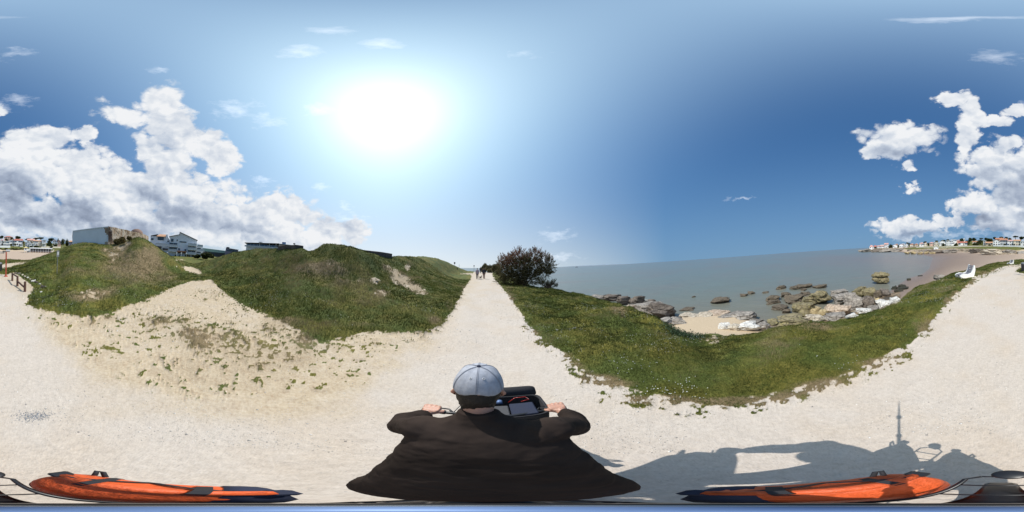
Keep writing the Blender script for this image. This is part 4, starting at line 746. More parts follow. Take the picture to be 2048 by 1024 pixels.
# ------------------------------------------------------------------ houses of the town
KV = 180/1024
def house(u0, u1, vt, ve, vb, d, wall, roof, label, style='hip', floors=2, cols=3, depth=8, name='house', extras=(), group='houses of the seaside town'):
    u = (u0+u1)/2; q = on(u, d); zb = H+d*el_v(u, vb); k = math.radians(360/2048)*d
    W_ = (u1-u0)*k; he = (vb-ve)*k; ht = max((vb-vt)*k, he+.4)
    r_ = empty(name, (q[0], q[1], zb), face_cam(q)*1, label, 'house' if name == 'house' else name.replace('_', ' '), group)
    r_.rotation_euler[2] = math.atan2(-q[0], q[1])        # local +Y away from the lens
    hw = W_/2
    if style == 'gable':
        MB().prism([(-hw, -2), (hw, -2), (hw, he), (0, ht-.12), (-hw, he)], 0, depth).build('wall', M_[wall], r_)
        s = math.hypot(hw+.4, (ht-he)*(hw+.4)/hw); a = math.atan2(ht-he, hw)
        MB().prism([(-hw-.4, he-.35*math.tan(a)), (0, ht), (hw+.4, he-.35*math.tan(a)), (hw+.4, he-.35*math.tan(a)+.22), (0, ht+.25), (-hw-.4, he-.35*math.tan(a)+.22)], -.35, depth+.35).build('roof', M_[roof], r_)
    elif style == 'side':
        MB().prism([(-hw, -2), (hw, -2), (hw, he), (-hw, he)], 0, depth).build('wall', M_[wall], r_)
        V = [(-hw-.35, -.4, he-.05), (hw+.35, -.4, he-.05), (hw+.35, depth+.4, he-.05), (-hw-.35, depth+.4, he-.05), (-hw-.35, depth/2, ht), (hw+.35, depth/2, ht)]
        MB().add(V, [(0, 1, 5, 4), (2, 3, 4, 5), (0, 4, 3), (1, 2, 5), (3, 2, 1, 0)]).build('roof', M_[roof], r_)
    elif style == 'hip':
        MB().prism([(-hw, -2), (hw, -2), (hw, he), (-hw, he)], 0, depth).build('wall', M_[wall], r_)
        i_ = min(hw*.7, depth/2); V = [(-hw-.4, -.4, he-.05), (hw+.4, -.4, he-.05), (hw+.4, depth+.4, he-.05), (-hw-.4, depth+.4, he-.05), (-hw+i_, depth/2, ht), (hw-i_, depth/2, ht)]
        MB().add(V, [(0, 1, 5, 4), (2, 3, 4, 5), (0, 4, 3), (1, 2, 5), (3, 2, 1, 0)]).build('roof', M_[roof], r_)
    else:
        MB().prism([(-hw, -2), (hw, -2), (hw, he), (-hw, he)], 0, depth).build('wall', M_[wall], r_)
        MB().box((0, depth/2, he+.16), (W_+.5, depth+.5, .3)).build('roof', M_[roof], r_)
    rr_ = random.Random(int(u*10))
    fh = he/floors; ww = min(1.3, W_/cols*.45); wh = min(1.35, fh*.45)
    for f in range(floors):
        for c in range(cols):
            x = -hw+W_*(c+.5)/cols; 
            if f == 0 and c == cols//2 and fh > 1.8:
                MB().box((x, -.03, min(2.0, fh*.75)/2), (.95, .1, min(2.0, fh*.75))).build('door', M_['door'], r_); continue
            if rr_.random() < .12: continue
            z = fh*(f+.55); w2 = ww*(1.6 if rr_.random() < .25 else 1)
            w_ = MB().box((x, -.02, z), (w2, .08, wh)).build('window', M_['glass'], r_)
            MB().box((x, -.05, z-wh/2-.06), (w2+.2, .16, .1)).build('sill', M_['frame'], w_)
            if rr_.random() < .5:
                for sx in (-1, 1): MB().box((x+sx*(w2/2+.24), -.06, z), (.38, .07, wh)).build('shutter', M_['shutter'] if wall in ('white', 'greyw') else M_['frame'], w_)
    if style in ('hip', 'side', 'gable') and rr_.random() < .7:
        MB().box((hw*.45, depth*.5, ht*.5+he*.5+.35), (.6, .6, 1.3)).build('chimney', M_['cream'], r_)
    if 'balcony' in extras:
        bb = MB().box((0, -.7, fh-.1), (W_*.8, 1.3, .16)).build('balcony', M_[wall], r_)
        MB().box((0, -1.3, fh+.45), (W_*.8, .06, .8)).build('railing', M_['white'], bb)
    return r_
HS = [
 (1739.5,1747.5,490,493.5,497.3,262,'white','tilep','small white house with pink roof first on the far point','hip',1,2),(1747.5,1754.5,490.5,493.3,496.9,266,'greyw','tiler','pale house with red roof second on the far point','hip',1,2),
 (1755,1769.5,490.6,492.3,497,258,'white','tilep','long low white house with pink roof on the far point','side',2,6),(1761.5,1769.5,488,489.6,492.5,290,'white','white','white flat roofed house behind the long low one','flat',1,3),(1769.5,1777.5,486,488.6,495.6,250,'white','tilep','tall white house left of the dark tree on the far point','side',2,3),
 (1786,1794.5,489,491,495.6,238,'white','tilep','white house just right of the dark tree on the far point','gable',1,3),(1792,1797,487.4,488.6,491.5,262,'cream','tile','cream house peeping over the white gabled one','hip',1,2),(1799,1807,488,489.8,494.2,225,'white','tilep','white house left of the narrow tall white one','gable',2,2),
 (1806,1810,486.2,487.6,494,228,'white','white','narrow tall white house with flat roof','flat',3,1),(1811,1816.8,487,488.5,493.8,222,'white','slate','small white house with dark roof between trees','gable',2,2),(1820.5,1828.5,487.2,489,494,212,'cream','tile','cream two storey house left of the beige one','hip',2,3),
 (1829.5,1837,487.2,489,493.8,206,'beige','tile','beige two storey house with tile roof','hip',2,3),(1839,1848,485,487,491.5,200,'white','tilep','white house with salmon roof right of the beige house','hip',1,3),(1848.8,1855,485,486.8,490.7,204,'cream','tile','cream cottage half hidden by a round tree','gable',1,2),
 (1859.5,1868.2,484,486,491,190,'salmon','tilep','salmon pink house left of the cream block','hip',2,3),(1868.2,1876.8,482.8,484.4,491,186,'cream','cream','cream flat roofed house beside the salmon one','flat',2,3),(1878,1892.5,481.6,485,491,184,'white','white','white house with a broad gable above the beach hut','gable',2,4),
 (1893,1907.5,480.8,481.8,491.6,178,'white','white','large cubic white villa with flat roof','flat',3,4),(1903,1913.5,477.9,479.3,487.6,200,'white','greyw','white villa standing higher behind the cubic one','flat',2,3),(1913,1920.5,479.5,481.5,485.5,205,'salmon','tilep','pink house right of the higher white villa','hip',1,3),
 (1917,1934.5,482.7,485.6,490.6,170,'white','tiler','low white house with wide red roof','side',1,4),(1925.5,1930.5,476.4,477.3,481,240,'white','white','white house on the skyline above the trees','flat',1,2),(1945,1957.5,482,483.7,488,190,'cream','tile','cream house among dark trees','side',1,4),
 (1966.8,1972.2,480.8,482.3,490.8,168,'greyw','greyw','slim grey white house at the edge of the wood','flat',3,1),(1971.5,1985,483.4,485.6,490.6,164,'beige','tileo','low house with orange roof left of the big white gable','side',1,3),(1986,2000.5,478.8,482.4,490.8,150,'white','tile','big white gabled house nearest the wood','gable',2,3),
 (1991,2007,475.6,478.2,483.5,178,'salmon','tile','house with salmon roof behind the big white gable','side',1,4),(2000.5,2015,477,480,491,152,'greyw','tile','grey white house under a long terracotta roof','side',2,4),(2014.5,2027,479.3,482,491.4,148,'white','tilep','white terraced house right of the long terracotta roof','hip',2,3),
 (2027,2040.5,479,481.5,491.6,146,'cream','tileo','cream terraced house with orange roof','side',2,3),(2041,2050,481.3,483,491.8,144,'white','white','white house split by the picture edge','flat',2,2),
 (.5,6.2,478.8,480.5,491.8,146,'greyw','tilep','grey white house at the far left edge','hip',2,2),(6.2,18.8,481.4,482.6,492.3,140,'white','white','bright white two storey house with small windows','flat',2,4),(16.5,28.3,479.5,481,490.8,150,'white','tilep','white house with balcony behind the bright white one','gable',2,3),
 (8,25,471.8,474,479.5,190,'salmon','tiler','large old red brick house on the hill','hip',2,5),(28.3,45,477.6,480.8,491.3,147,'white','tiler','white house with wide red roof in the middle of the town','side',2,4),(39.5,45.5,487.5,488.5,492.6,138,'white','white','small white garage in front of the wide red roof','flat',1,2),
 (50,62,483,486,492.3,142,'greyw','greyw','grey white gabled house left of the white one','gable',2,3),(58.5,67.3,486,487.3,492.4,136,'white','white','white cube house with blue door','flat',2,2),(54,68.5,477.2,480.5,486,172,'cream','tilep','house with long salmon roof on the rise','side',1,4),
 (67,75.5,480,482,490,150,'white','tileo','white house with orange roof left of the cream one','side',2,2),(75.5,83.3,480.2,482,489.5,154,'cream','tileo','cream house with orange roof','hip',2,2),(84,91.8,479.4,480.6,490.5,146,'white','white','white apartment house with stacked balconies','flat',3,1,8,'house',('balcony',)),
 (105,112.5,479.6,482,488.3,160,'white','tiler','white house with bright red roof among the trees','gable',2,2),(114,121.5,480.5,484,489.5,158,'salmon','tiler','red gabled house among the trees','gable',2,2),(137,144.5,480.4,483.5,490.5,150,'purple','tileo','mauve house with orange roof beside the bunker','hip',2,3),
]
for t in HS: house(*t[:9], style=t[9], floors=t[10], cols=t[11], depth=t[12] if len(t) > 12 else 8, extras=t[14] if len(t) > 14 else ())

def facade(name, u0, vb, d, label, cat, group=None):
    """root at the foot of a building seen at bearing u0; returns root and px->local scale"""
    q = on(u0, d); zb = H+d*el_v(u0, vb); k = math.radians(360/2048)*d
    r_ = empty(name, (q[0], q[1], zb), math.atan2(-q[0], q[1]), label, cat, group)
    return r_, (lambda u: (u-u0)*k), (lambda v: (vb-v)*k), k
# white residence with stepped gable and balconies
r_, X, Z, k = facade('apartment_building', 352, 515, 60, 'white holiday residence with stepped gable roof and stacked balconies beyond the mounds', 'building')
V_ = [(X(337), -1), (X(392.3), -1), (X(392.3), Z(477)), (X(357.6), Z(464)), (X(357.4), Z(468.4)), (X(338), Z(473.6))]
MB().prism(V_, 0, 9).build('wall', M_['blue'], r_)
MB().prism([(X(336.3), Z(474.4)), (X(357.4), Z(468.9)), (X(357.4), Z(468.1)), (X(336.3), Z(473.5))], -.4, 9.3).build('roof', M_['slate'], r_)
MB().prism([(X(356.6), Z(464.2)), (X(393.6), Z(478.2)), (X(393.6), Z(477.2)), (X(356.6), Z(463.1))], -.4, 9.3).build('roof', M_['slate'], r_)
MB().prism([(X(297), -1), (X(337), -1), (X(337), Z(481)), (X(331.5), Z(469)), (X(328), Z(474)), (X(311), Z(474.5)), (X(298), Z(474.5))], 1.2, 9).build('side_wing', M_['blue'], r_)
MB().prism([(X(298), Z(474.2)), (X(312), Z(470.5)), (X(312), Z(470)), (X(298), Z(473.6))], .9, 9).build('roof', M_['slate'], r_)
MB().add([(X(310), .4, Z(474.4)), (X(328.5), .4, Z(474.4)), (X(333), 5, Z(467.6)), (X(314.5), 5, Z(467.6)), (X(310), .4, Z(475.0)), (X(328.5), .4, Z(475.0)), (X(333), 5, Z(469)), (X(314.5), 5, Z(469))], [(0, 1, 2, 3), (7, 6, 5, 4), (0, 4, 5, 1), (1, 5, 6, 2), (2, 6, 7, 3), (3, 7, 4, 0)]).build('tiled_roof', M_['tileo'], r_)
MB().box(((X(328.5)+X(334))/2, 2.5, (Z(470)+Z(485))/2), (.7, 3.2, Z(470)-Z(485))).build('chimney', M_['white'], r_)
MB().prism([(X(392.4), -1), (X(408), -1), (X(408), Z(498)), (X(404), Z(486)), (X(392.4), Z(486))], 1.6, 8.5).build('side_wing', M_['blue'], r_)
for (a, b_, v) in [(310, 336, 492.6), (336.4, 355, 493.8), (336.4, 355, 503), (374, 392, 488.8), (392.4, 404.5, 490.2), (374, 392, 497), (392.4, 408.3, 498.5), (374, 392, 506), (392.4, 408.3, 507)]:
    s = MB().box(((X(a)+X(b_))/2, -.65, Z(v)), (X(b_)-X(a)-.06, 1.3, .25)).build('balcony', M_['white'], r_)
    MB().box(((X(a)+X(b_))/2, -1.26, Z(v)+.45), (X(b_)-X(a)-.16, .07, .62)).build('railing', M_['greyw'], s)
for (a, b_, v0, v1) in [(312.5, 325.5, 475.5, 482), (299, 304.5, 479, 482.5), (333, 336.5, 482, 484), (340.2, 345.5, 478, 484), (351.5, 353.8, 478.8, 482), (357.4, 371.5, 482, 484.2), (338, 353.4, 494.8, 501.2), (324, 335.5, 498, 501.6), (312, 322, 494.5, 499.5), (338, 353.4, 486, 491.5), (375.5, 390.5, 490.6, 495.4), (375.5, 390.5, 499, 504.8), (394, 402.5, 491.8, 496.6), (394, 403, 500, 505.6), (356, 359.5, 496, 500), (368.5, 372, 497, 501), (376, 381, 508.5, 514), (384, 391, 508, 512)]:
    yy = 1.1 if (a < 336.9 or a > 392.3) else -.02
    if a > 392.3: yy = 1.5
    w_ = MB().box(((X(a)+X(b_))/2, yy, (Z(v0)+Z(v1))/2), (X(b_)-X(a), .12, Z(v0)-Z(v1))).build('window', M_['glass'], r_)
    n_ = max(1, int((X(b_)-X(a))/1.3))
    for i in range(n_+1): MB().box((X(a)+(X(b_)-X(a))*i/n_, yy-.07, (Z(v0)+Z(v1))/2), (.07, .06, Z(v0)-Z(v1))).build('frame', M_['frame'], w_)
MB().box(((X(353.5)+X(372.5))/2, -1.0, Z(503.2)), (X(372.5)-X(353.5), 2.0, .35), rx=-.25).build('porch_roof', M_['tile'], r_)
for u in (354.3, 363, 371.7): MB().box((X(u), -1.6, Z(503.6)/2), (.22, .22, Z(503.6)+.2)).build('porch_post', M_['white'], r_)
# restaurant-like glazed building on the ridge
r_, X, Z, k = facade('glazed_building', 537, 500, 78, 'long low modern building with blue glazing and flat roof behind the left ridge', 'building')
MB().prism([(X(491), -4), (X(586), -4), (X(586), Z(489.5)), (X(491), Z(489.8))], .6, 11).build('wall', M_['blue'], r_)
MB().prism([(X(488), Z(489.2)), (X(557), Z(486.3)), (X(557), Z(485.5)), (X(488), Z(488.4))], -1.0, 12).build('roof', M_['slate'], r_)
MB().prism([(X(557), Z(486.6)), (X(603), Z(488.0)), (X(603), Z(487.2)), (X(557), Z(485.8))], -.6, 12).build('roof', M_['greyw'], r_)
for i in range(9):
    a = 493+i*7
    w_ = MB().box(((X(a)+X(a+6.2))/2, .5, (Z(490)+Z(495.6))/2), (X(a+6.2)-X(a), .14, Z(490)-Z(495.6))).build('window', M_['awn'], r_)
for u in (518, 537.5, 551, 558): MB().box((X(u), .2, Z(493)), (.35, .3, 3.2)).build('column', M_['white'], r_)
MB().box((X(522), -.9, Z(494.9)), (X(556)-X(489), .08, .7)).build('railing', M_['greyw'], r_)
MB().box((X(553), -.9, Z(490.5)), (.6, .6, .9)).build('vent', M_['dmetal'], r_)
MB().box((X(567.7), 3, Z(483.6)), (X(571.4)-X(564), 2, Z(481)-Z(486.8))).build('roof_unit', M_['shutter'], r_)
mb = MB().tube([(X(589), 2, Z(488)), (X(589), 2, Z(483))], .09, 8); mb.ellipsoid((X(589), 2, Z(482.6)), (.6, .35, .4)); mb.build('antenna_dish', M_['dmetal'], r_)
MB().tube([(X(518.5), 5, Z(483.8)), (X(518.5), 5, Z(483.2))], [1.0, 1.0], 20).tube([(X(518.5), 5, Z(486)), (X(518.5), 5, Z(483.8))], .06, 6).build('roof_disc', M_['dmetal'], r_)
# green sheet roof hall and dark block between
r_, X, Z, k = facade('hall', 428, 507, 92, 'low hall with pale green sheet roof seen between the mounds', 'building')
MB().prism([(X(400), -3), (X(455), -3), (X(455), Z(504)), (X(400), Z(502.5))], 0, 14).build('wall', M_['slate'], r_)
MB().prism([(X(398), Z(503.6)), (X(456), Z(505)), (X(456), Z(500.2)), (X(405), Z(497.6)), (X(398), Z(499))], -.6, 14.5).build('roof', M_['green'], r_)
for i in range(5): MB().box((X(407+i*10), -.04, Z(505.4)), (2.2, .1, .5)).build('window', M_['glass'], r_)
r_, X, Z, k = facade('dark_block', 462, 506, 84, 'dark blue grey building with sloping left side beyond the left ridge', 'building')
MB().prism([(X(448), -3), (X(476), -3), (X(476), Z(498.6)), (X(456), Z(496.6)), (X(451.5), Z(497))], 0, 9).build('wall', M_['purple'], r_)
MB().box((X(455), 3, Z(495.8)), (1.6, 1.6, .9)).build('roof_unit', M_['slate'], r_); MB().prism([(X(451), Z(497)), (X(477), Z(499.2)), (X(477), Z(498.4)), (X(451), Z(496.2))], -.4, 9.4).build('roof', M_['slate'], r_)
for i in range(3): MB().box((X(457+i*6), -.04, Z(501)), (1.8, .1, .9)).build('window', M_['glass'], r_)
# beach building and hut
r_, X, Z, k = facade('beach_pavilion', 82, 506.3, 91, 'long beach pavilion with white flat roof, blue glazing and brown base', 'building')
MB().prism([(X(60), -1), (X(103), -1), (X(103), Z(497.8)), (X(60), Z(497.6))], 1.2, 8).build('wall', M_['shutter'], r_)
MB().box(((X(58)+X(105))/2, 3.6, Z(496.8)), (X(105)-X(58), 9, .32)).build('roof', M_['white'], r_)
MB().box(((X(60)+X(103))/2, -.2, Z(504.6)), (X(103)-X(60), .12, 1.0)).build('terrace_wall', M_['brickb'], r_)
for i in range(12): MB().box((X(62+i*3.6), 1.1, Z(500.4)), (.8, .14, 1.5)).build('window', M_['glass'], r_)
for i in range(9): MB().box((X(61+i*5.1), -.5, Z(502)), (.14, .14, Z(497.2))).build('post', M_['white'], r_)
MB().box(((X(60)+X(103))/2, -.5, Z(502.4)), (X(103)-X(60), .06, .1)).build('railing', M_['greyw'], r_)
MB().add([(X(103.5), -.6, Z(504)), (X(108), -.6, Z(498.8)), (X(108), -.6, Z(498.0)), (X(103.5), -.6, Z(503.0)), (X(103.5), 1, Z(504)), (X(108), 1, Z(498.8)), (X(108), 1, Z(498)), (X(103.5), 1, Z(503))], [(0, 1, 2, 3), (7, 6, 5, 4), (0, 4, 5, 1), (3, 2, 6, 7), (1, 5, 6, 2), (0, 3, 7, 4)]).build('ramp', M_['white'], r_)
r_, X, Z, k = facade('lifeguard_hut', 53, 505.6, 88, 'white lifeguard hut on stilts with yellow roof at the back of the beach', 'hut')
MB().box((X(51.5), 1, Z(498)), (1.9, 1.9, 1.3)).build('cabin', M_['white'], r_); MB().add([(X(51.5)-1.3, -.3, Z(495.6)), (X(51.5)+1.3, -.3, Z(495.6)), (X(51.5)+1.3, 2.3, Z(495.6)), (X(51.5)-1.3, 2.3, Z(495.6)), (X(51.5), 1, Z(493.4))], [(0, 1, 4), (1, 2, 4), (2, 3, 4), (3, 0, 4), (3, 2, 1, 0)]).build('roof', M_['yroof'], r_)
MB().box((X(54), .6, Z(500.9)), (2.9, 2.6, .15)).build('deck', M_['white'], r_)
for a in (49.4, 53.5, 58.2):
    for y in (-.5, 1.7): MB().tube([(X(a), y, -.6), (X(a), y, Z(501))], .1, 8).build('stilt', M_['white'], r_)
MB().box((X(51.5), .02, Z(498)), (.8, .1, .7)).build('window', M_['glass'], r_); MB().box((X(56.5), -.6, Z(498.8)), (2.0, .06, .5)).build('railing', M_['white'], r_)
r_, X, Z, k = facade('beach_hut', 1872, 498.8, 122, 'small white gabled hut standing on the far cliff edge', 'hut')
MB().prism([(X(1867), -1), (X(1877), -1), (X(1877), Z(496)), (X(1872.5), Z(493)), (X(1868), Z(496))], 0, 3).build('wall', M_['white'], r_)
MB().prism([(X(1866), Z(496.9)), (X(1872.3), Z(492.7)), (X(1878.6), Z(496.9)), (X(1878.6), Z(496.5)), (X(1872.3), Z(492.2)), (X(1866), Z(496.5))], -.3, 3.3).build('roof', M_['white'], r_)
MB().box((X(1872), -.03, Z(497.4)), (.8, .1, 1.6)).build('door', M_['greyw'], r_)
# long white road wall in front of the town
def long_wall(name, pts, h_, th, mat, label, cat):
    P2 = [np.append(on(u, d)[:2], H+d*el_v(u, v)) for u, v, d in pts]; c = P2[0]; V = []; F = []
    for p in P2:
        n_ = p[:2]/np.linalg.norm(p[:2])*th
        for (dx, dz) in ((0, -1.2), (0, h_), (1, h_), (1, -1.2)): V.append((p[0]+n_[0]*dx-c[0], p[1]+n_[1]*dx-c[1], p[2]+dz-c[2]))
    for i in range(len(P2)-1):
        for j in range(4): F.append((i*4+j, i*4+(j+1) % 4, (i+1)*4+(j+1) % 4, (i+1)*4+j))
    F += [(0, 1, 2, 3), tuple((len(P2)-1)*4+j for j in (3, 2, 1, 0))]
    o = MB().add(V, F).build(name, mat); o.location = tuple(map(float, c)); return tag(o, label, cat)
long_wall('road_wall', [(1833, 493.6, 150), (1855, 493.6, 140), (1878, 493.6, 134), (1908, 493.3, 128), (1949, 492.2, 122), (1985, 492.8, 118)], .25, .3, M_['cream'], 'low pale wall running along the road left of the big white gable', 'wall')
long_wall('road_wall', [(1986, 493.2, 116), (2010, 493.6, 113), (2048, 494.2, 110), (10, 494.3, 110), (20.5, 494.2, 110)], 1.0, .3, M_['white'], 'taller white garden wall in front of the terraced houses', 'wall')
long_wall('road_wall', [(82, 494.6, 128), (96, 494.2, 130), (121, 494.4, 134)], .5, .3, M_['cream'], 'pale roadside wall above the beach pavilion', 'wall')

# ------------------------------------------------------------------ bunkers
conc, N, b = new_mat('old_concrete'); P_ = pos_of(N, False)
a = N.noise(N.v('MULTIPLY', P_, (1, 1, .35)), 2.2, 8, .68); c = N.noise(P_, 7, 6, .7); e = N.voro(P_, 3.3, 'F1')
col = N.ramp(a, [(.32, (.09, .055, .035)), (.42, (.29, .20, .13)), (.52, (.45, .36, .27)), (.64, (.56, .49, .41))]); col = N.mix(N.mr(c, .58, .68), col, (.30, .15, .08, 1))
N.l.new(col, b.inputs['Base Color']); b.inputs['Roughness'].default_value = .95; bump(N, b, N.m('ADD', a, c), 1, .15)
pw = simple('painted_bunker_wall', (.70, .72, .74), .85, var=.05, scale=.8, bmp=.1)
dconc = simple('shaded_weathered_concrete', (.10, .085, .075), .95, var=.3, scale=2.5, bmp=.5, bd=.05)  # shade of the backlit faces is put into this dark concrete colour
def solid(name, foot, zb, parent, mat, c, rough=0):
    """foot: list of world (x, y, ztop); extruded down to zb; centre c"""
    n = len(foot); V = [(p[0]-c[0], p[1]-c[1], p[2]-c[2]) for p in foot]+[(p[0]-c[0], p[1]-c[1], zb-c[2]) for p in foot]
    mb = MB().add(V, [tuple(range(n)), tuple(range(2*n-1, n-1, -1))]+[(i, i+n, (i+1) % n+n, (i+1) % n) for i in range(n)])
    o = mb.build(name, mat, parent)
    if rough:
        bm = bmesh.new(); bm.from_mesh(o.data); bmesh.ops.triangulate(bm, faces=bm.faces)
        for _ in range(5):
            bmesh.ops.subdivide_edges(bm, edges=[e_ for e_ in bm.edges if e_.calc_length() > .35], cuts=1, use_grid_fill=False); bmesh.ops.triangulate(bm, faces=bm.faces)
        bm.normal_update(); P3 = np.array([v.co[:] for v in bm.verts]); nn = n3(P3+np.array(c), 1.1, 5)-.5
        for v_, q in zip(bm.verts, nn): v_.co += v_.normal*float(q)*rough*2
        bm.to_mesh(o.data); bm.free()
    return o
c0 = on(200, 24); rb = empty('bunker', c0, 0, 'old bunker with one pale painted wall on top of the left mound', 'bunker')
A0, A1 = at(145.5, 462.3, 25), at(217.8, 453.4, 22.6); B0, B1 = at(225, 454.6, 22.6), at(297, 472.2, 26.5)
Bm = at(246, 458.4, 23.4); Bn = at(284, 467, 25.2)
bk = lambda p, s: np.array([p[0]/np.hypot(p[0], p[1])*(np.hypot(p[0], p[1])+s), p[1]/np.hypot(p[0], p[1])*(np.hypot(p[0], p[1])+s), p[2]-.05])
solid('concrete_body', [A1+[0, 0, -.04], B0, Bm, Bn, B1, bk(B1, 5), bk(A0, 7), bk(A0, .32)], 1.6, rb, conc, c0, .22)
dA = (A1-A0); nrm = -np.array([A0[0]+A1[0], A0[1]+A1[1], 0]); nrm /= np.linalg.norm(nrm)
solid('painted_wall', [A0, A1, A1-nrm*.28, A0-nrm*.28], 1.4, rb, pw, c0)
solid('roof_edge', [A0+nrm*.06+[0, 0, .07], A1+nrm*.06+[0, 0, .07], A1-nrm*.34+[0, 0, .07], A0-nrm*.34+[0, 0, .07]], A0[2], rb, M_['white'], c0).data
bpy.data.objects[COL.objects[-1].name]
# trim the roof edge to a thin band
re_ = [o for o in COL.objects if o.name.startswith('roof_edge')][-1]
for i, v_ in enumerate(re_.data.vertices):
    if i >= 4: v_.co.z = re_.data.vertices[i-4].co.z-.13
rs_ = [(at(218.5, 462, 22.5)), (at(224, 463, 22.5))]
q = at(221, 483, 22.45); ms = MB()
for i in range(5): ms.tube([np.array(at(217.5+i*1.6, 461.5+i*.3, 22.42))-c0, np.array(at(217.5+i*1.6, 485, 22.42))-c0], .035, 5)
for j in range(4): ms.tube([np.array(at(217.2, 464+j*5.5, 22.4))-c0, np.array(at(225, 464+j*5.5, 22.4))-c0], .03, 5)
ms.build('rusty_grille', M_['wood'], rb)
p_ = at(273.5, 464, 26); MB().ellipsoid(p_-c0-np.array([0, 0, .25]), (1.0, 1.0, .75), 20, 12).build('turret_dome', M_['brickb'], rb, True)
# blockhouse on the ridge
c0 = on(580, 15.6); rb = tag(solid('blockhouse', [at(556, 492.2, 16.6), at(591, 489.4, 15.4), at(607, 492.4, 15.6), at(605, 491, 19), at(560, 491, 20)], 2.0, None, dconc, (0, 0, 0), .05), 'dark concrete blockhouse sunk in the ridge with a pale top edge', 'bunker')
q0, q1 = at(555.5, 491.9, 16.55), at(590.5, 489.2, 15.35); 
tag(solid('concrete_wall', [at(719.5, 499.6, 15.5), at(735, 501.2, 15.6), at(760, 504, 16.6), at(784.5, 507.6, 18.2), at(784, 507.3, 19), at(759, 503.4, 17.6), at(734, 500.7, 16.6), at(719, 499.4, 16.4)], 2.2, None, dconc, (0, 0, 0), .05), 'long dark concrete wall top emerging from the crest of the right mound', 'wall')

# ------------------------------------------------------------------ street furniture
r_ = empty('marker_post', on(12.5, 10.4), 0, 'red brown post with a small crossbar on top beside the path', 'post')
k_ = face_cam(r_.location); r_.rotation_euler[2] = k_-math.pi if False else math.atan2(-r_.location.x, r_.location.y)
MB().box((0, 0, .78), (.085, .085, 1.62)).build('pole', M_['redp'], r_, bevel=.008); MB().box((-.0, 0, 1.64), (.46, .06, .06)).box((-.2, 0, 1.55), (.05, .05, .14)).build('crossbar', M_['dmetal'], r_)
MB().tube([(0, 0, -.05), (0, 0, .1)], [.16, .07], 12).build('foot', M_['redp'], r_); MB().box((.12, -.01, 1.70), (.26, .05, .1)).build('plate', M_['greyw'], r_)
r_ = empty('sign_post', on(115.5, 10.8), 0, 'blank backed rectangular sign on a thin galvanised pole standing in the grass', 'sign'); r_.rotation_euler[2] = math.atan2(-r_.location.x, r_.location.y)+.5
r_.location.z = 2.1+10.8*el_v(115.5, 550)
MB().tube([(0, 0, -.15), (0, 0, 1.66)], .024, 10).build('pole', M_['metal'], r_); MB().box((0, -.035, 1.43), (.20, .012, .42)).build('sign_plate', M_['metal'], r_, bevel=.004); MB().box((0, -.043, 1.45), (.1, .004, .2)).build('panel_frame', M_['greyw'], r_)
f0, f1, f2 = on(25.5, 9.2), on(36, 8.0), on(51.5, 7.0)
r_ = empty('rail_fence', f1, 0, 'low brown wooden rail fence with three posts and a sagging second rail', 'fence')
for p, h_ in ((f0, .46), (f1, .52), (f2, .46)): MB().tube([tuple(p-f1-[0, 0, .1]), tuple(p-f1+[0, 0, h_])], [.062, .055], 10).build('post', M_['wood'], r_)
MB().tube([tuple(f0-f1+[0, 0, .42]), tuple([0, 0, .48])], .042, 8).build('rail', M_['wood'], r_); MB().tube([tuple([0, .0, .26]), tuple(f2-f1+[0, 0, .18])], .042, 8).build('rail', M_['wood'], r_)
bench_g = simple('bench_slats', (.20, .20, .225), .6, scale=5)
def bench(u, v, d, rz, label, sc=1.0):
    p = on(u, d); r_ = empty('lounge_bench', p, rz, label, 'bench', 'white lounge benches on the grass'); r_.scale = (sc,)*3
    prof = [(-.55, 0), (.42, 0), (.52, .12), (.60, .45), (.56, .76), (.50, .78), (.40, .48), (.26, .26), (.02, .20), (-.25, .26), (-.52, .22), (-.62, .12)]
    for y in (-.32, .32): MB().prism([(x, z) for x, z in prof], y-.05, y+.05).build('side_panel', M_['whitep'], r_)
    seat = [(-.56, .17), (-.25, .21), (.02, .155), (.24, .21), (.37, .44), (.47, .72)]
    mb = MB()
    for i in range(len(seat)-1):
        a_, b2 = Vector((seat[i][0], 0, seat[i][1])), Vector((seat[i+1][0], 0, seat[i+1][1]))
        for t in (.1, .5, .9):
            p_ = a_.lerp(b2, t); an = math.atan2(b2.z-a_.z, b2.x-a_.x); mb.box(p_, ((b2-a_).length*.32, .53, .03), ry=-an)
    mb.build('slats', bench_g, r_)
    MB().box((0, 0, -.02), (1.15, .9, .06)).build('base_slab', M_['cream'], r_)
    return r_
bench(1930, 556, 10.6, math.radians(-128), 'nearer white lounge bench with grey slats on the brow of the grass', .95)
bench(2021, 529, 17.2, math.radians(-120), 'farther white lounge bench near the bin', .58)
r_ = empty('litter_bin', on(2047.5, 12.6), 0, 'dark grey litter bin in a small tuft of grass beside the path', 'bin')
MB().tube([(0, 0, 0), (0, 0, .06), (0, 0, .58), (0, 0, .60)], [.17, .19, .21, .20], 18).build('body', M_['dmetal'], r_); MB().tube([(0, 0, .60), (0, 0, .66), (0, 0, .70)], [.215, .215, .12], 18).build('lid', M_['metal'], r_)
def postsign(name, u, d, v0, v1, w, mat, label, cat, head, z=None):
    p = at(u, v1, d); k = math.radians(360/2048)*d; h_ = (v1-v0)*k; r_ = empty(name, p, math.atan2(-p[0], p[1]), label, cat)
    MB().tube([(0, 0, -.3), (0, 0, h_)], w*.35, 8).build('pole', mat, r_); head(r_, h_, k); return r_
postsign('bollard_lamp', 948, 50, 532, 544.2, .16, M_['greyw'], 'pale post with round dark head beside the far end of the path', 'post', lambda r, h_, k: MB().tube([(0, 0, h_-.12), (0, 0, h_+.1), (0, 0, h_+.22)], [.16, .2, .1], 14).build('head', M_['dmetal'], r))
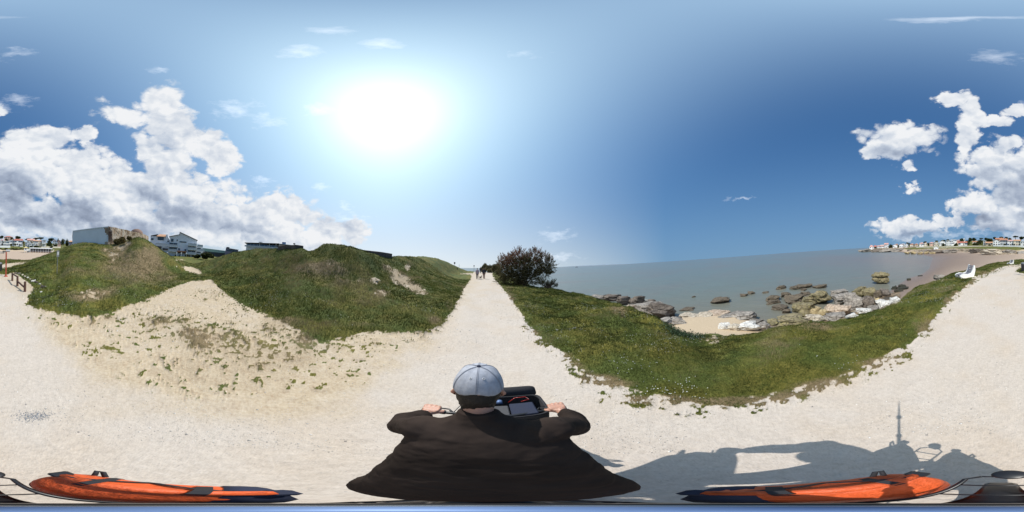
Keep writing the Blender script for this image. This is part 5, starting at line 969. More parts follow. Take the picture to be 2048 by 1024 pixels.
postsign('marker_post', 914.6, 38, 535.6, 545, .22, M_['dmetal'], 'black post standing on the far grassy slope', 'post', lambda r, h_, k: MB().box((0, 0, h_), (.2, .2, .08)).build('cap', M_['dmetal'], r))
postsign('small_sign', 909.2, 41, 526, 531, .1, M_['metal'], 'small dark sign on the crest of the far slope', 'sign', lambda r, h_, k: MB().box((0, -.05, h_), (.38, .03, .42)).build('sign_plate', M_['slate'], r))
postsign('thin_post', 918.2, 47, 529.3, 536, .12, M_['greyw'], 'thin pale post rising behind the crest of the far slope', 'post', lambda r, h_, k: MB().tube([(0, 0, h_), (0, 0, h_+.12)], [.06, .02], 8).build('tip', M_['greyw'], r))
for u, v, lab in [(334.2, 514, 'white globe lamp at the foot of the mound by the residence'), (352.6, 514.6, 'white globe lamp left of the porch'), (362, 514.8, 'white globe lamp in front of the porch'), (372.2, 515, 'white globe lamp right of the porch')]:
    p = at(u, v, 56); r_ = empty('garden_lamp', p, 0, lab, 'lamp', 'globe lamps before the residence'); MB().tube([(0, 0, -.2), (0, 0, 1.25)], .04, 8).build('pole', M_['whitep'], r_); MB().ellipsoid((0, 0, 1.4), (.2, .2, .2), 14, 8).build('globe', M_['whitep'], r_, True)
for u, v0, v1, d, lab in [(91.6, 487.5, 495, 128, 'street lamp left of the dark fir beside the road'), (115, 485.5, 495, 126, 'street lamp in front of the red gabled house'), (125.3, 488, 495, 126, 'street lamp before the big dark tree'), (93.6, 502, 508, 78, 'white flag pole on the sand by the pavilion')]:
    postsign('street_lamp', u, d, v0, v1, .16, M_['greyw'], lab, 'lamp' if 'lamp' in lab else 'pole', lambda r, h_, k: MB().box((.25, 0, h_), (.6, .14, .08)).build('head', M_['metal'], r))
# boat and land far out
r_ = empty('boat', at(1153, 534.0, 900), math.radians(-70), 'small dark motor boat far out near the skyline', 'boat'); r_.location.z = SEA
MB().loft([[(x, -w_, 1.3+s) for x, w_, s in []] or [(-8, -2, .2), (-8, 2, .2), (-8, 2.4, 2.2), (-8, -2.4, 2.2)], [(4, -2, .1), (4, 2, .1), (4, 2.4, 2.4), (4, -2.4, 2.4)], [(10, -.1, .6), (10, .1, .6), (10, .15, 3), (10, -.15, 3)]]).build('hull', M_['slate'], r_)
MB().box((-1, 0, 3.4), (5, 3, 2.4)).build('cabin', M_['greyw'], r_); MB().tube([(0, 0, 4.4), (0, 0, 8)], .12, 6).build('mast', M_['dmetal'], r_)
V = []; F = []
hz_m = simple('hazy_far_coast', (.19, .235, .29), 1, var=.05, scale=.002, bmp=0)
for i in range(60):
    t = i/59; u = 1122+(1262-1122)*t; q = dirw(u, 531); q = q[:2]/np.hypot(q[0], q[1]); h_ = 44*math.sin(math.pi*t)**.6*(.55+.8*float(fbm(np.array([i*.23]), np.array([2.0]), 3)[0]))
    V += [(q[0]*11000, q[1]*11000, SEA-8), (q[0]*11200, q[1]*11200, SEA+h_), (q[0]*12500, q[1]*12500, SEA-8)]
for i in range(59): F += [(i*3, i*3+1, i*3+4, i*3+3), (i*3+1, i*3+2, i*3+5, i*3+4)]
tag(MB().add(V, F).build('far_coast', hz_m, smooth=True), kind='structure')

# ------------------------------------------------------------------ foliage
def leaf_mat(name, c1, c2, c3):
    m, N, b = new_mat(name); a = N.n.new('ShaderNodeAttribute'); a.attribute_name = 'tint'; f = a.outputs['Fac']
    N.l.new(N.ramp(f, [(0, c1), (.5, c2), (1, c3)]), b.inputs['Base Color']); b.inputs['Roughness'].default_value = .7; b.inputs['Specular IOR Level'].default_value = .2
    tr = N.n.new('ShaderNodeBsdfTranslucent'); N.l.new(N.ramp(f, [(0, c1), (.5, c2), (1, c3)]), tr.inputs[0]); mx = N.n.new('ShaderNodeMixShader'); mx.inputs[0].default_value = .28
    o_ = [n for n in N.n if n.type == 'OUTPUT_MATERIAL'][0]; N.l.new(b.outputs[0], mx.inputs[1]); N.l.new(tr.outputs[0], mx.inputs[2]); N.l.new(mx.outputs[0], o_.inputs[0]); return m
LM = dict(pine=leaf_mat('pine_needles', (.012, .022, .008), (.028, .045, .014), (.06, .08, .025)), bush=leaf_mat('dark_bush_leaves', (.02, .026, .008), (.045, .055, .016), (.10, .105, .035)),
 tam=leaf_mat('tamarisk_plumes', (.06, .042, .028), (.18, .10, .068), (.34, .20, .145)), tamd=leaf_mat('tamarisk_greens', (.036, .042, .018), (.105, .10, .048), (.21, .175, .10)), brown=leaf_mat('bramble_leaves', (.05, .035, .012), (.12, .09, .03), (.19, .16, .06)), blade=leaf_mat('grass_blades', (.036, .048, .009), (.115, .140, .030), (.27, .22, .115)), fleshy=leaf_mat('fleshy_leaves', (.02, .04, .02), (.055, .09, .045), (.11, .15, .085)))
def leaves(name, C_, S_, mat, parent, seed=1, aspect=.45, up=.0, tint=None, stretch=None):
    """C_ centres (n,3), S_ sizes (n,): one small bent leaf face each"""
    r_ = np.random.default_rng(seed); n = len(C_)
    a = r_.normal(size=(n, 3)); 
    if stretch is not None: a = a*.45+stretch
    a[:, 2] += up; a /= np.linalg.norm(a, axis=1)[:, None]
    t = r_.normal(size=(n, 3)); b2 = np.cross(a, t); b2 /= np.linalg.norm(b2, axis=1)[:, None]
    S1 = S_[:, None]; V = np.stack([C_-a*S1, C_-b2*S1*aspect, C_+a*S1, C_+b2*S1*aspect], 1).reshape(-1, 3)
    F = np.arange(4*n).reshape(n, 4); me = np_mesh(name, V, F, mat)
    tt = tint if tint is not None else r_.random(n); at2 = me.attributes.new('tint', 'FLOAT', 'FACE'); at2.data.foreach_set('value', np.clip(tt, 0, 1).astype(np.float32))
    return link(bpy.data.objects.new(name, me), parent)
def lobes_pts(lobes, n, r_, shell=.55):
    w = np.array([l[3]*l[4]*l[5] for l in lobes])**.7; w /= w.sum(); k = r_.choice(len(lobes), n, p=w); L = np.array(lobes)[k]
    d_ = r_.normal(size=(n, 3)); d_ /= np.linalg.norm(d_, axis=1)[:, None]; rad = shell+(1-shell)*r_.random(n)**.6; ng = .72+.55*fbm(d_[:, 0]*2+k*3.1, d_[:, 1]*2+d_[:, 2]*2, 4)
    return L[:, :3]+d_*L[:, 3:]*(rad*ng)[:, None], k
def tree(u, v0, v1, wpx, d, kind, label, n=900, trunk=True, name='tree', cat='tree', group=None, seed=0):
    p = at(u, v1, d); k = math.radians(360/2048)*d; h_ = (v1-v0)*k; w = wpx*k/2; r_ = np.random.default_rng(int(u*3)+seed)
    root = empty(name, p, 0, label, cat, group); lob = []
    nl = 7 if kind != 'umbrella' else 6; zc = h_*(.62 if trunk else .45)
    for i in range(nl):
        a = r_.uniform(0, 6.28); rr = w*r_.uniform(.2, .6); zz = (zc if trunk else h_*.42)+h_*r_.uniform(-.22, .2)
        lob.append((math.cos(a)*rr, math.sin(a)*rr, zz, w*r_.uniform(.35, .6), w*r_.uniform(.35, .6), h_*r_.uniform(.16, .28)*(1 if trunk else 1.45)))
    lob.append((0, 0, h_*.74 if trunk else h_*.5, w*.55, w*.55, h_*.26))
    if kind == 'umbrella': lob = [(l[0]*1.3, l[1]*1.3, h_*.82+(l[2]-zc)*.3, l[3], l[4], h_*.14) for l in lob]
    if kind == 'fir': lob = [(r_.normal()*w*.1, r_.normal()*w*.1, h_*t, w*(1.05-t)*.9, w*(1.05-t)*.9, h_*.14) for t in np.linspace(.15, .93, 8)]
    C_, kk = lobes_pts(lob, n, r_); C_[:, 2] = np.maximum(C_[:, 2], .05)
    mt = LM['brown'] if kind == 'brown' else (LM['bush'] if kind == 'bush' else LM['pine'])
    tn = r_.random(n)*.6+r_.random(len(lob))[kk]*.4
    leaves('crown', C_, np.full(n, max(.06, w*.13))*r_.uniform(.6, 1.3, n), mt, root, seed=int(u), tint=tn, aspect=.6)
    if trunk or kind in ('fir', 'umbrella'):
        mb = MB().tube([(0, 0, -.5), (w*.05, 0, h_*.35), (0, w*.04, h_*.8)], [w*.10+.05, w*.08+.03, w*.03+.01], 8)
        for i in range(4):
            a = i*1.6; mb.tube([(0, 0, h_*.35+i*h_*.07), (math.cos(a)*w*.5, math.sin(a)*w*.5, h_*(.62+.04*i))], [w*.05+.02, w*.02+.01], 6)
        mb.build('trunk', M_['bark'], root)
    else:
        mb = MB()
        for i in range(5): a = i*1.3; mb.tube([(0, 0, -.1), (math.cos(a)*w*.5, math.sin(a)*w*.5, h_*.55)], [.03+w*.03, .01+w*.01], 6)
        mb.build('stems', M_['bark'], root)
    return root
G1 = 'trees among the town houses'
TR = [(1781.5,487.6,496.4,10,240,'bush','round dark tree between the far point houses'),(1751,493,497,6,255,'bush','low tree beside the second house of the far point'),(1797,488.5,494.6,6,228,'bush','dark tree left of the paired white houses'),(1818.5,486,494,6,216,'pine','dark pine between the small white and the cream house'),(1815,484.8,488.5,7,250,'pine','pine top above the small white house'),(1829,486.4,494,5,208,'bush','tree between the cream and beige houses'),
 (1838.5,487,492.8,5,202,'bush','tree right of the beige house'),(1857,484.2,491.5,7,195,'bush','round tree left of the salmon house'),(1850,482.8,486.6,8,225,'pine','low pine top over the cream cottage'),(1873,481,484.6,10,220,'pine','pine top above the cream block'),(1886,480,484.4,12,215,'pine','pine top above the white gable'),(1887,486,491.6,9,170,'bush','bushy tree in front of the white gable'),(1896,478.8,483,9,215,'pine','pine top left of the high villa'),(1912.5,485,492,10,165,'bush','dark trees right of the cubic villa'),
 (1924,476.4,486,12,205,'pine','first tall pine of the wood'),(1934,477.5,490.8,11,180,'bush','broad tree right of the wide red roof'),(1940,475.2,488,12,200,'pine','second tall pine of the wood'),(1948,475.6,484,12,215,'pine','tall pine in the middle of the wood'),(1951,485,491.5,14,168,'bush','bush mass below the cream house in the wood'),(1960,476,490.6,14,185,'bush','broad oak toned tree in the wood'),(1962,476,482,9,220,'umbrella','flat topped pine above the wood'),(1972,475.4,483.6,10,215,'pine','pine on the skyline right of the wood'),(1981,474.8,483.6,14,200,'bush','rounded brownish tree behind the orange roof'),(1990,474,480,9,215,'pine','pine above the big white gable'),
 (2003,473.6,478.2,10,210,'pine','pine over the long terracotta roof left'),(2012,474,478.6,9,210,'pine','pine over the long terracotta roof right'),(2020,474.5,480.4,9,200,'bush','round tree over the white terraced house'),(2031,471.6,480,11,190,'umbrella','umbrella pine over the cream terraced house'),(2042,473.2,482,13,180,'pine','broad pine at the right picture edge'),(2028,487.5,491.8,5,142,'bush','shrub between the terraced houses'),(2009,486.5,491.8,7,143,'bush','dark shrub in front of the grey white house'),(1979,487.5,491.5,8,158,'bush','shrubs in front of the orange roofed house'),
 (4,471,479.6,10,185,'pine','dark pine at the left picture edge'),(13,476.5,481.8,9,175,'bush','tree below the brick house'),(24,473,481.5,9,178,'bush','tree right of the brick house'),(37.5,472.4,480,14,182,'pine','spreading pine above the wide red roof'),(31,485.5,491.8,7,139,'bush','dark shrub in front of the wide red roof left'),(22,486.5,492,7,139,'bush','dark shrub right of the bright white house'),(47.5,479,491.6,6,146,'brown','brownish tree right of the wide red roof'),(56,476,480,12,190,'bush','trees above the long salmon roof'),(63,482.6,486.6,7,155,'brown','brown shrub above the white cube house'),(71,475.4,481,10,180,'pine','pine left of the long tree line'),(82,475.2,480.6,18,185,'umbrella','long flat pine crown over the orange roofs'),
 (98.5,479.5,492,15,142,'fir','large dark fir right of the apartment house'),(103,476.8,483,14,180,'pine','pine crown behind the large fir'),(116,475.8,484,6,172,'fir','narrow fir above the red gabled house'),(126,474.4,490.5,12,150,'bush','big rounded dark tree left of the bunker'),(110,487,493.5,10,140,'bush','low dark trees under the red roofed house'),(135,476.5,492,12,155,'bush','dark tree mass beside the mauve house'),(72,490,494.8,12,125,'bush','dark shrubs above the beach pavilion'),(62,491,496,9,112,'bush','dark shrub behind the lifeguard hut'),(103,492,496,8,118,'bush','shrub at the right end of the pavilion')]
for t in TR: tree(t[0], t[1], t[2], t[3], t[4], t[5], t[6], n=520 if t[3] < 9 else 900, group=G1, trunk=t[5] in ('pine', 'umbrella', 'fir'))
G2_ = 'shrubs on the dune behind the beach'
for i, (u, w, lab) in enumerate([(2040, 14, 'dune shrub right of the grey ledge block'), (3, 14, 'dune shrub at the left picture edge'), (13, 13, 'dune shrub behind the marker post'), (23, 13, 'dune shrub right of the marker post'), (32, 12, 'dune shrub in the middle of the hedge'), (40, 11, 'dune shrub left of the lifeguard hut'), (46, 8, 'small brown dune shrub touching the lifeguard hut')]):
    tree(u, 495.4, 504, w*1.15, 102, 'bush' if i != 6 else 'brown', lab, n=1400, trunk=False, name='shrub', cat='shrub', group=G2_)
for u, v0, v1, w, d, kd, lab in [(395,507,516.5,15,44,'bush','left rounded hedge bush before the residence'),(412,504.5,517.6,24,42,'bush','big rounded hedge bush at the end of the residence'),(424,507,516,14,44,'bush','right hedge bush at the foot of the ridge'),(333,507.6,511.5,5,56,'bush','small bush left of the porch by the mound'),(350.5,509,514.6,5,57,'bush','small bush left beside the porch'),(373,508,515,8,57,'bush','small bush right beside the porch'),(359,510,514.5,4,57,'bush','small bush under the porch'),
 (240,472,493,27,21,'brown','tangled brown green bramble in front of the bunker'),(259,470.5,480,15,19.5,'brown','low brown bramble right of the bunker bush'),(971,524.5,545,20,52,'tam','hazy tamarisk behind the walkers'),(981,526,545.5,20,48,'tam','greener tamarisk right of the walkers'),(993,524.5,547,24,42,'tam','dusky tamarisk beside the big one')]:
    if kd == 'tam':
        o = tree(u, v0, v1, w, d, 'bush', lab, n=2600, trunk=False, name='tamarisk', cat='shrub')
        for c in kids(o):
            if c.name.startswith('crown'): c.data.materials[0] = LM['tamd']
    else: tree(u, v0, v1, w, d, kd, lab, n=4200 if d < 50 else 900, trunk=False, name='shrub' if kd != 'brown' else 'bramble', cat='shrub')

# the big tamarisk: many feathery plumes on arching stems
def tamarisk(lobes, root, nplume, seed, dd, size, dens=34):
    r_ = np.random.default_rng(seed); P0, kk = lobes_pts(lobes, nplume, r_, .35); P0[:, 2] = np.maximum(P0[:, 2], .1)
    zmax = P0[:, 2].max(); ctr = np.array(lobes)[kk][:, :3]; out_ = P0-ctr; out_[:, 2] += .35*np.abs(out_[:, 2])+.25; out_ /= np.linalg.norm(out_, axis=1)[:, None]
    L = size*r_.uniform(.5, 1.25, nplume); t = r_.random((nplume, dens)); sp = (1-t)*.22*L[:, None]+.012
    C_ = P0[:, None]+out_[:, None]*(t*L[:, None])[..., None]+r_.normal(size=(nplume, dens, 3))*sp[..., None]*.6
    hz_ = np.clip(P0[:, 2]/zmax, 0, 1); left = np.clip(-(P0@np.array([math.cos(root.rotation_euler[2]), 0, 0]))/2.5+.3, 0, 1)
    red = (hz_*.8+left*.12+r_.normal(size=nplume)*.12) > .62
    for nm, mk, mt in (('flowering_plumes', red, LM['tam']), ('green_plumes', ~red, LM['tamd'])):
        c = C_[mk].reshape(-1, 3); st = np.repeat(out_[mk], dens, 0); tn = np.clip(np.repeat(r_.random(mk.sum())*.5, dens)+r_.random(len(c))*.5, 0, 1)
        leaves(nm, c, r_.uniform(.028, .06, len(c))*dd, mt, root, seed, .34, tint=tn, stretch=st)
    mb = MB()
    for i in range(26):
        j = r_.integers(nplume); e_ = P0[j]; m1 = e_*np.array([.45, .45, .5])+r_.normal(size=3)*.12
        mb.tube([(r_.normal()*.25, r_.normal()*.25, -.2), tuple(m1), tuple(e_)], [.07, .04, .012], 6)
    mb.build('branches', M_['bark'], root)
p = on(1045, 19.3); k = math.radians(360/2048)*19.3
root = empty('tamarisk', p, math.atan2(-p[0], p[1]), 'big reddish brown flowering tamarisk bush on the sea side of the path', 'shrub')
Lb = lambda u, v, ru, rv, y=0, ry=None: ((u-1045)*k, y, (569-v)*k, ru*k, (ry or ru)*k, rv*k)
tamarisk([Lb(1012,545,18,20), Lb(1008,530,13,16), Lb(1019,520,13,13,.4), Lb(1037,515,14,15), Lb(1036,540,22,24,0,16), Lb(1069,513,14,14), Lb(1063,535,22,22,.2,16), Lb(1088,524,13,15), Lb(1086,541,16,13,-.2), Lb(1099,530,9,13), Lb(1055,557,26,12,-.2,16), Lb(1024,556,18,12), Lb(1001,552,10,12), Lb(1047,528,16,16,-.4), Lb(1096,545,9,6)], root, 2500, 5, 1.3, .62)
p = on(1092, 17.5); k = math.radians(360/2048)*17.5
root = empty('tamarisk', p, math.atan2(-p[0], p[1]), 'low dark trailing tamarisk hanging over the grass edge beside the big one', 'shrub')
tamarisk([((u-1092)*k, .3, (577-v)*k, ru*k, ru*k, rv*k) for u, v, ru, rv in [(1079,567,7,5),(1088,571,8,5),(1098,571,7,4),(1104,567,5,5),(1107,578,6,3)]], root, 170, 8, .9, .42)
for c in kids(root):
    if c.name.startswith('flowering'): c.data.materials[0] = LM['tamd']
# fleshy plant clump on the brow
p = on(1355, 5.35); C_ = []; r2 = np.random.default_rng(4)
root = empty('succulent_clump', p, math.atan2(-p[0], p[1]), 'mat of fleshy green leaves at the brow of the lawn above the sand cove', 'plant')
pts_ = r2.normal(size=(2600, 3))*[.33, .26, .07]+[0, 0, .05]; 
pw_ = [(math.cos(root.rotation_euler[2])*a-math.sin(root.rotation_euler[2])*b2+p[0], math.sin(root.rotation_euler[2])*a+math.cos(root.rotation_euler[2])*b2+p[1]) for a, b2, c in pts_]
pts_[:, 2] = np.abs(pts_[:, 2])+gz([q[0] for q in pw_], [q[1] for q in pw_])-p[2]
leaves('leaves', pts_, r2.uniform(.018, .035, 2600), LM['fleshy'], root, 3, .5, up=.5)
MB().tube([(-.3, 0, .03), (0, .05, .07), (.3, 0, .03)], .012, 6).build('stems', M_['bark'], root)

# ------------------------------------------------------------------ grass blades, daisies, loose gravel
def scatter(n, dmin, dmax, pw, az0, az1, r_):
    t = r_.random(n); d = (dmin**pw+(dmax**pw-dmin**pw)*t)**(1/pw); a = np.radians(r_.uniform(az0, az1, n)+r_.normal(size=n)*5); return np.sin(a)*d, np.cos(a)*d, d
r2 = np.random.default_rng(11)
X = []; Y = []; D = []
for n_, d0, d1, a0, a1 in [(330000, 1.4, 17, 5, 165), (150000, 4, 24, -100, -5), (90000, 4.5, 24, -190, -100), (30000, 3, 26, -12, 20), (26000, 9, 26, 150, 186)]:
    x, y, d = scatter(n_, d0, d1, .75, a0, a1, r2); X.append(x); Y.append(y); D.append(d)
X = np.concatenate(X); Y = np.concatenate(Y); D = np.concatenate(D); Zg = gz(X, Y)
cv = cover(X, Y, Zg); keep = (r2.random(len(X)) < np.clip(cv*1.3, 0, 1)) & (Zg > -.95); X, Y, D, Zg = X[keep], Y[keep], D[keep], Zg[keep]
n = len(X); clump = fbm(X*1.3, Y*1.3, 4); hgt_ = (.018+.05*clump**1.5)*r2.uniform(.6, 1.5, n)*np.clip(.75+D*.06, .75, 1.5)*np.where(X < -1, 1.45, 1)*np.clip(.35+cv[keep]*.8, .4, 1.1); wd = .0028*np.clip(D/2.2, 1, 6)
ang = r2.uniform(0, 6.28, n); la = r2.uniform(0, 6.28, n); ln = hgt_*r2.uniform(.2, .9, n)
B0 = np.stack([X-np.cos(ang)*wd, Y-np.sin(ang)*wd, Zg-.004], -1); B1_ = np.stack([X+np.cos(ang)*wd, Y+np.sin(ang)*wd, Zg-.004], -1)
T_ = np.stack([X+np.cos(la)*ln, Y+np.sin(la)*ln, Zg+hgt_], -1)
V = np.stack([B0, B1_, T_], 1).reshape(-1, 3); me = np_mesh('grass', V, np.arange(3*n).reshape(n, 3), LM['blade'])
U_, V_ = world_to_uv(X, Y, Zg); er = samp(earth_im, U_, V_)
tf = samp(tuft_im, U_, V_); tn = np.clip(.36+2.3*(fbm(X*.9+4, Y*.9, 5, .6)-.5)-np.where(X > 0, .06, 0)+r2.normal(size=n)*.13+er*.7+tf*.7, 0, 1); a2 = me.attributes.new('tint', 'FLOAT', 'FACE'); a2.data.foreach_set('value', tn.astype(np.float32))
tag(link(bpy.data.objects.new('grass', me)), 'short uneven green turf covering the mounds and the sea side lawn', 'grass', kind='stuff')
# daisies
x, y, d = scatter(60000, 1.8, 16, .8, -180, 180, r2); z = gz(x, y); cl_ = fbm(x*.8+31, y*.8+7, 4); k_ = (cover(x, y, z) > .75) & (cl_+r2.normal(size=len(x))*.07 > .62) & (z > -.8); x, y, z, d = x[k_][:2600], y[k_][:2600], z[k_][:2600], d[k_][:2600]
Pd = np.stack([x, y, z+.035+r2.random(len(x))*.02], -1); s_ = .0055*np.clip(d/4, 1, 1.8)
a = np.arange(6)*math.pi/3; V = (Pd[:, None]+np.stack([np.cos(a), np.sin(a), a*0], -1)[None]*s_[:, None, None]+r2.normal(size=(len(x), 6, 3))*.0015).reshape(-1, 3)
tag(link(bpy.data.objects.new('daisies', np_mesh('daisies', V, np.arange(6*len(x)).reshape(-1, 6), M_['whitep']))), 'small white daisies sprinkled through the turf', 'flowers', kind='stuff')
# loose stones of the gravel
x, y, d = scatter(60000, .9, 14, .6, -180, 180, r2); z = gz(x, y); k_ = (cover(x, y, z) < .5) & (z > -.5) & (fbm(x*1.1, y*1.1, 4)+r2.normal(size=len(x))*.08 > .47); x, y, z, d = x[k_], y[k_], z[k_], d[k_]
n = len(x); s_ = r2.uniform(.003, .008, n)*np.clip(d/3, .8, 2)*(1+(r2.random(n) < .03)*1.2)
oc = np.array([(1, 0, 0), (0, 1, 0), (-1, 0, 0), (0, -1, 0), (0, 0, .7), (0, 0, -.5)]); of = np.array([(0, 1, 4), (1, 2, 4), (2, 3, 4), (3, 0, 4), (1, 0, 5), (2, 1, 5), (3, 2, 5), (0, 3, 5)])
an = r2.uniform(0, 6.28, n); V = oc[None]*s_[:, None, None]*r2.uniform(.6, 1.3, (n, 6, 1)); c, s = np.cos(an)[:, None], np.sin(an)[:, None]
V = np.stack([V[..., 0]*c-V[..., 1]*s, V[..., 0]*s+V[..., 1]*c, V[..., 2]], -1)+np.stack([x, y, z+.001], -1)[:, None]
F = (of[None]+np.arange(n)[:, None, None]*6).reshape(-1, 3)
gs, N, b = new_mat('gravel_stones'); gi = N.n.new('ShaderNodeNewGeometry').outputs['Random Per Island']; N.l.new(N.ramp(gi, [(0, (.16, .155, .15)), (.25, (.44, .41, .37)), (.6, (.60, .57, .52)), (1, (.74, .72, .68))]), b.inputs['Base Color']); b.inputs['Roughness'].default_value = .85
tag(link(bpy.data.objects.new('loose_gravel', np_mesh('loose_gravel', V.reshape(-1, 3), F, gs))), 'loose pale limestone chips scattered over the path', 'gravel', kind='stuff')

# a patch of blue grey chips where the path has been mended
q_ = at(70, 832, 1); dd_ = hit(70, 832); q_ = at(70, 832, dd_); n = 420; r2 = np.random.default_rng(21)
x = q_[0]+r2.normal(size=n)*.085; y = q_[1]+r2.normal(size=n)*.045; z = gz(x, y); s_ = r2.uniform(.003, .007, n); an = r2.uniform(0, 6.28, n)
V = oc[None]*s_[:, None, None]*r2.uniform(.6, 1.3, (n, 6, 1)); c, s = np.cos(an)[:, None], np.sin(an)[:, None]
V = np.stack([V[..., 0]*c-V[..., 1]*s, V[..., 0]*s+V[..., 1]*c, V[..., 2]], -1)+np.stack([x, y, z+.001], -1)[:, None]
tag(link(bpy.data.objects.new('grey_chips', np_mesh('grey_chips', V.reshape(-1, 3), (of[None]+np.arange(n)[:, None, None]*6).reshape(-1, 3), simple('blue_grey_stone', (.22, .25, .29), .8, var=.3, scale=60)))), 'small patch of blue grey stone chips on the path', 'gravel', kind='stuff')

# ------------------------------------------------------------------ figures: one continuous surface each
def fuse(mb, voxel, name, mat, parent, smooth=6, wrinkle=0, wscale=6, seed=0, cut=None):
    me = np_mesh(name, mb.V, mb.F); bm = bmesh.new(); bm.from_mesh(me); bmesh.ops.recalc_face_normals(bm, faces=bm.faces); bm.to_mesh(me); bm.free()
    t = bpy.data.objects.new('tmp', me); COL.objects.link(t)
    m = t.modifiers.new('r', 'REMESH'); m.mode = 'VOXEL'; m.voxel_size = voxel; m.adaptivity = 0
    s = t.modifiers.new('s', 'SMOOTH'); s.factor = .6; s.iterations = smooth
    dg = bpy.context.evaluated_depsgraph_get(); out_ = bpy.data.meshes.new_from_object(t.evaluated_get(dg)); bpy.data.objects.remove(t)
    out_.name = name; out_.materials.clear(); out_.materials.append(mat)
    n = len(out_.vertices); co = np.zeros(n*3, np.float32); out_.vertices.foreach_get('co', co); co = co.reshape(-1, 3)
    if wrinkle:
        no = np.zeros(n*3, np.float32); out_.vertices.foreach_get('normal', no); no = no.reshape(-1, 3)
        w = n3(co*np.array([1, 1, 1.0])+seed, wscale, 3)-.5; w2 = np.abs(n3(co*np.array([1.0, .5, 1.6])+seed+9, wscale*2.2, 3)-.5)
        co = co+no*((w*2.2-w2*1.6)*wrinkle)[:, None]; out_.vertices.foreach_set('co', co.astype(np.float32).ravel())
    out_.polygons.foreach_set('use_smooth', np.ones(len(out_.polygons), bool)); out_.update()
    return link(bpy.data.objects.new(name, out_), parent)
def ring(c, rx, ry, tilt=0, n=28, p=2.2):
    """ellipse ring round c, plane tilted about x"""
    V = []
    for k in range(n):
        w = 2*math.pi*k/n; cx_, sx = math.cos(w), math.sin(w)
        x = rx*math.copysign(abs(cx_)**(2/p), cx_); y = ry*math.copysign(abs(sx)**(2/p), sx)
        V.append((c[0]+x, c[1]+y*math.cos(tilt), c[2]-y*math.sin(tilt)))
    return V
skin = simple('skin', (.50, .27, .19), .5, var=.08, scale=30, bmp=.08, bd=.002); skin.node_tree.nodes['Principled BSDF'].inputs['Subsurface Weight'].default_value = .08
cloth = simple('dark_brown_jersey', (.036, .026, .0215), 1.0, var=.2, scale=5, bmp=.25, bd=.003, spec=.1)
trou = simple('dark_trousers', (.025, .025, .03), .9, scale=8); hairm = simple('dark_hair', (.012, .008, .006), .6, var=.4, scale=60, bmp=.6, bd=.004)
capm = simple('grey_cap_cloth', (.36, .375, .42), .95, var=.1, scale=50, bmp=.3, bd=.002); blk = simple('black_fabric', (.018, .018, .022), .8, scale=30, bmp=.3, bd=.002); blkp = simple('black_plastic', (.015, .015, .017), .35, bmp=0)
orng = simple('orange_tarpaulin', (.72, .115, .028), .55, var=.15, scale=7, bmp=.5, bd=.02); navy = simple('navy_fabric', (.015, .022, .05), .8, scale=20); greyc = simple('grey_fabric', (.075, .075, .08), .9, scale=60, bmp=.4, bd=.002)
rubber = simple('tyre_rubber', (.02, .02, .02), .8, scale=30); bluem = simple('blue_anodised', (.13, .20, .36), .5, .25, bmp=0, var=.03); framem = simple('frame_paint', (.03, .035, .045), .35, .3, bmp=0); chrome = simple('silver_metal', (.55, .56, .58), .25, .9, bmp=0); redl = simple('red_lens', (.35, .02, .015), .2, bmp=0)
HD = math.radians(8)
RZ = Matrix.Rotation(HD, 4, 'Z')

# rider
rider = empty('person', (0, 0, 0), HD, 'cyclist in grey baseball cap and dark brown long sleeved top, holding the handlebar', 'person')
hc = Vector((-.04, .645, 1.525)); nk = (-.035, .565, 1.40)
body = MB()
body.ellipsoid(hc+Vector((0, -.005, .01)), (.076, .096, .105), 24, 16)
body.ellipsoid(hc+Vector((0, .035, -.055)), (.055, .062, .075), 20, 12)      # face and jaw
body.tube([hc+Vector((0, .02, -.105)), hc+Vector((0, .085, -.095))], [.03, .022], 10)
body.tube([hc+Vector((0, .085, -.01)), hc+Vector((0, .112, -.04)), hc+Vector((0, .10, -.052))], [.012, .017, .012], 8)   # nose
for s in (-1, 1):
    body.ellipsoid(hc+Vector((s*.083, -.005, -.03)), (.011, .02, .032), 12, 8)
    body.tube([hc+Vector((s*.082, -.02, -.005)), hc+Vector((s*.094, -.022, -.03)), hc+Vector((s*.082, -.01, -.058))], [.007, .009, .007], 8)
body.tube([(-.038, .61, 1.47), (-.035, .575, 1.40), (-.02, .50, 1.28)], [.052, .052, .05], 18)
body.loft([ring((0, .32, .90), .14, .08), ring((0, .34, 1.03), .13, .07, .3), ring((0, .40, 1.18), .15, .07, .45), ring((-.01, .46, 1.28), .15, .055, .5)])
for s in (-1, 1):
    sh, elb, wr = (s*.182-.01, .50, 1.312), (s*.296-.006, .575, 1.13), (s*.312, .815, 1.055)
    body.tube([(s*.10, .49, 1.31), sh, elb], [.042, .042, .034], 14); body.tube([elb, (s*.32+.015, .68, 1.09), (wr[0]+.026, wr[1]-.03, wr[2])], [.040, .036, .026], 14)
hipL, hipR = (-.1, .29, .90), (.1, .29, .90)
kn = {1: (.125, .62, .60), -1: (-.125, .70, .80)}; ank = {1: (.135, .46, .20), -1: (-.135, .44, .53)}
for s, hp in ((-1, hipL), (1, hipR)): body.tube([hp, kn[s], ank[s]], [.075, .052, .035], 14); body.tube([ank[s], (ank[s][0], ank[s][1]+.13, ank[s][2]-.06)], [.035, .03], 10)
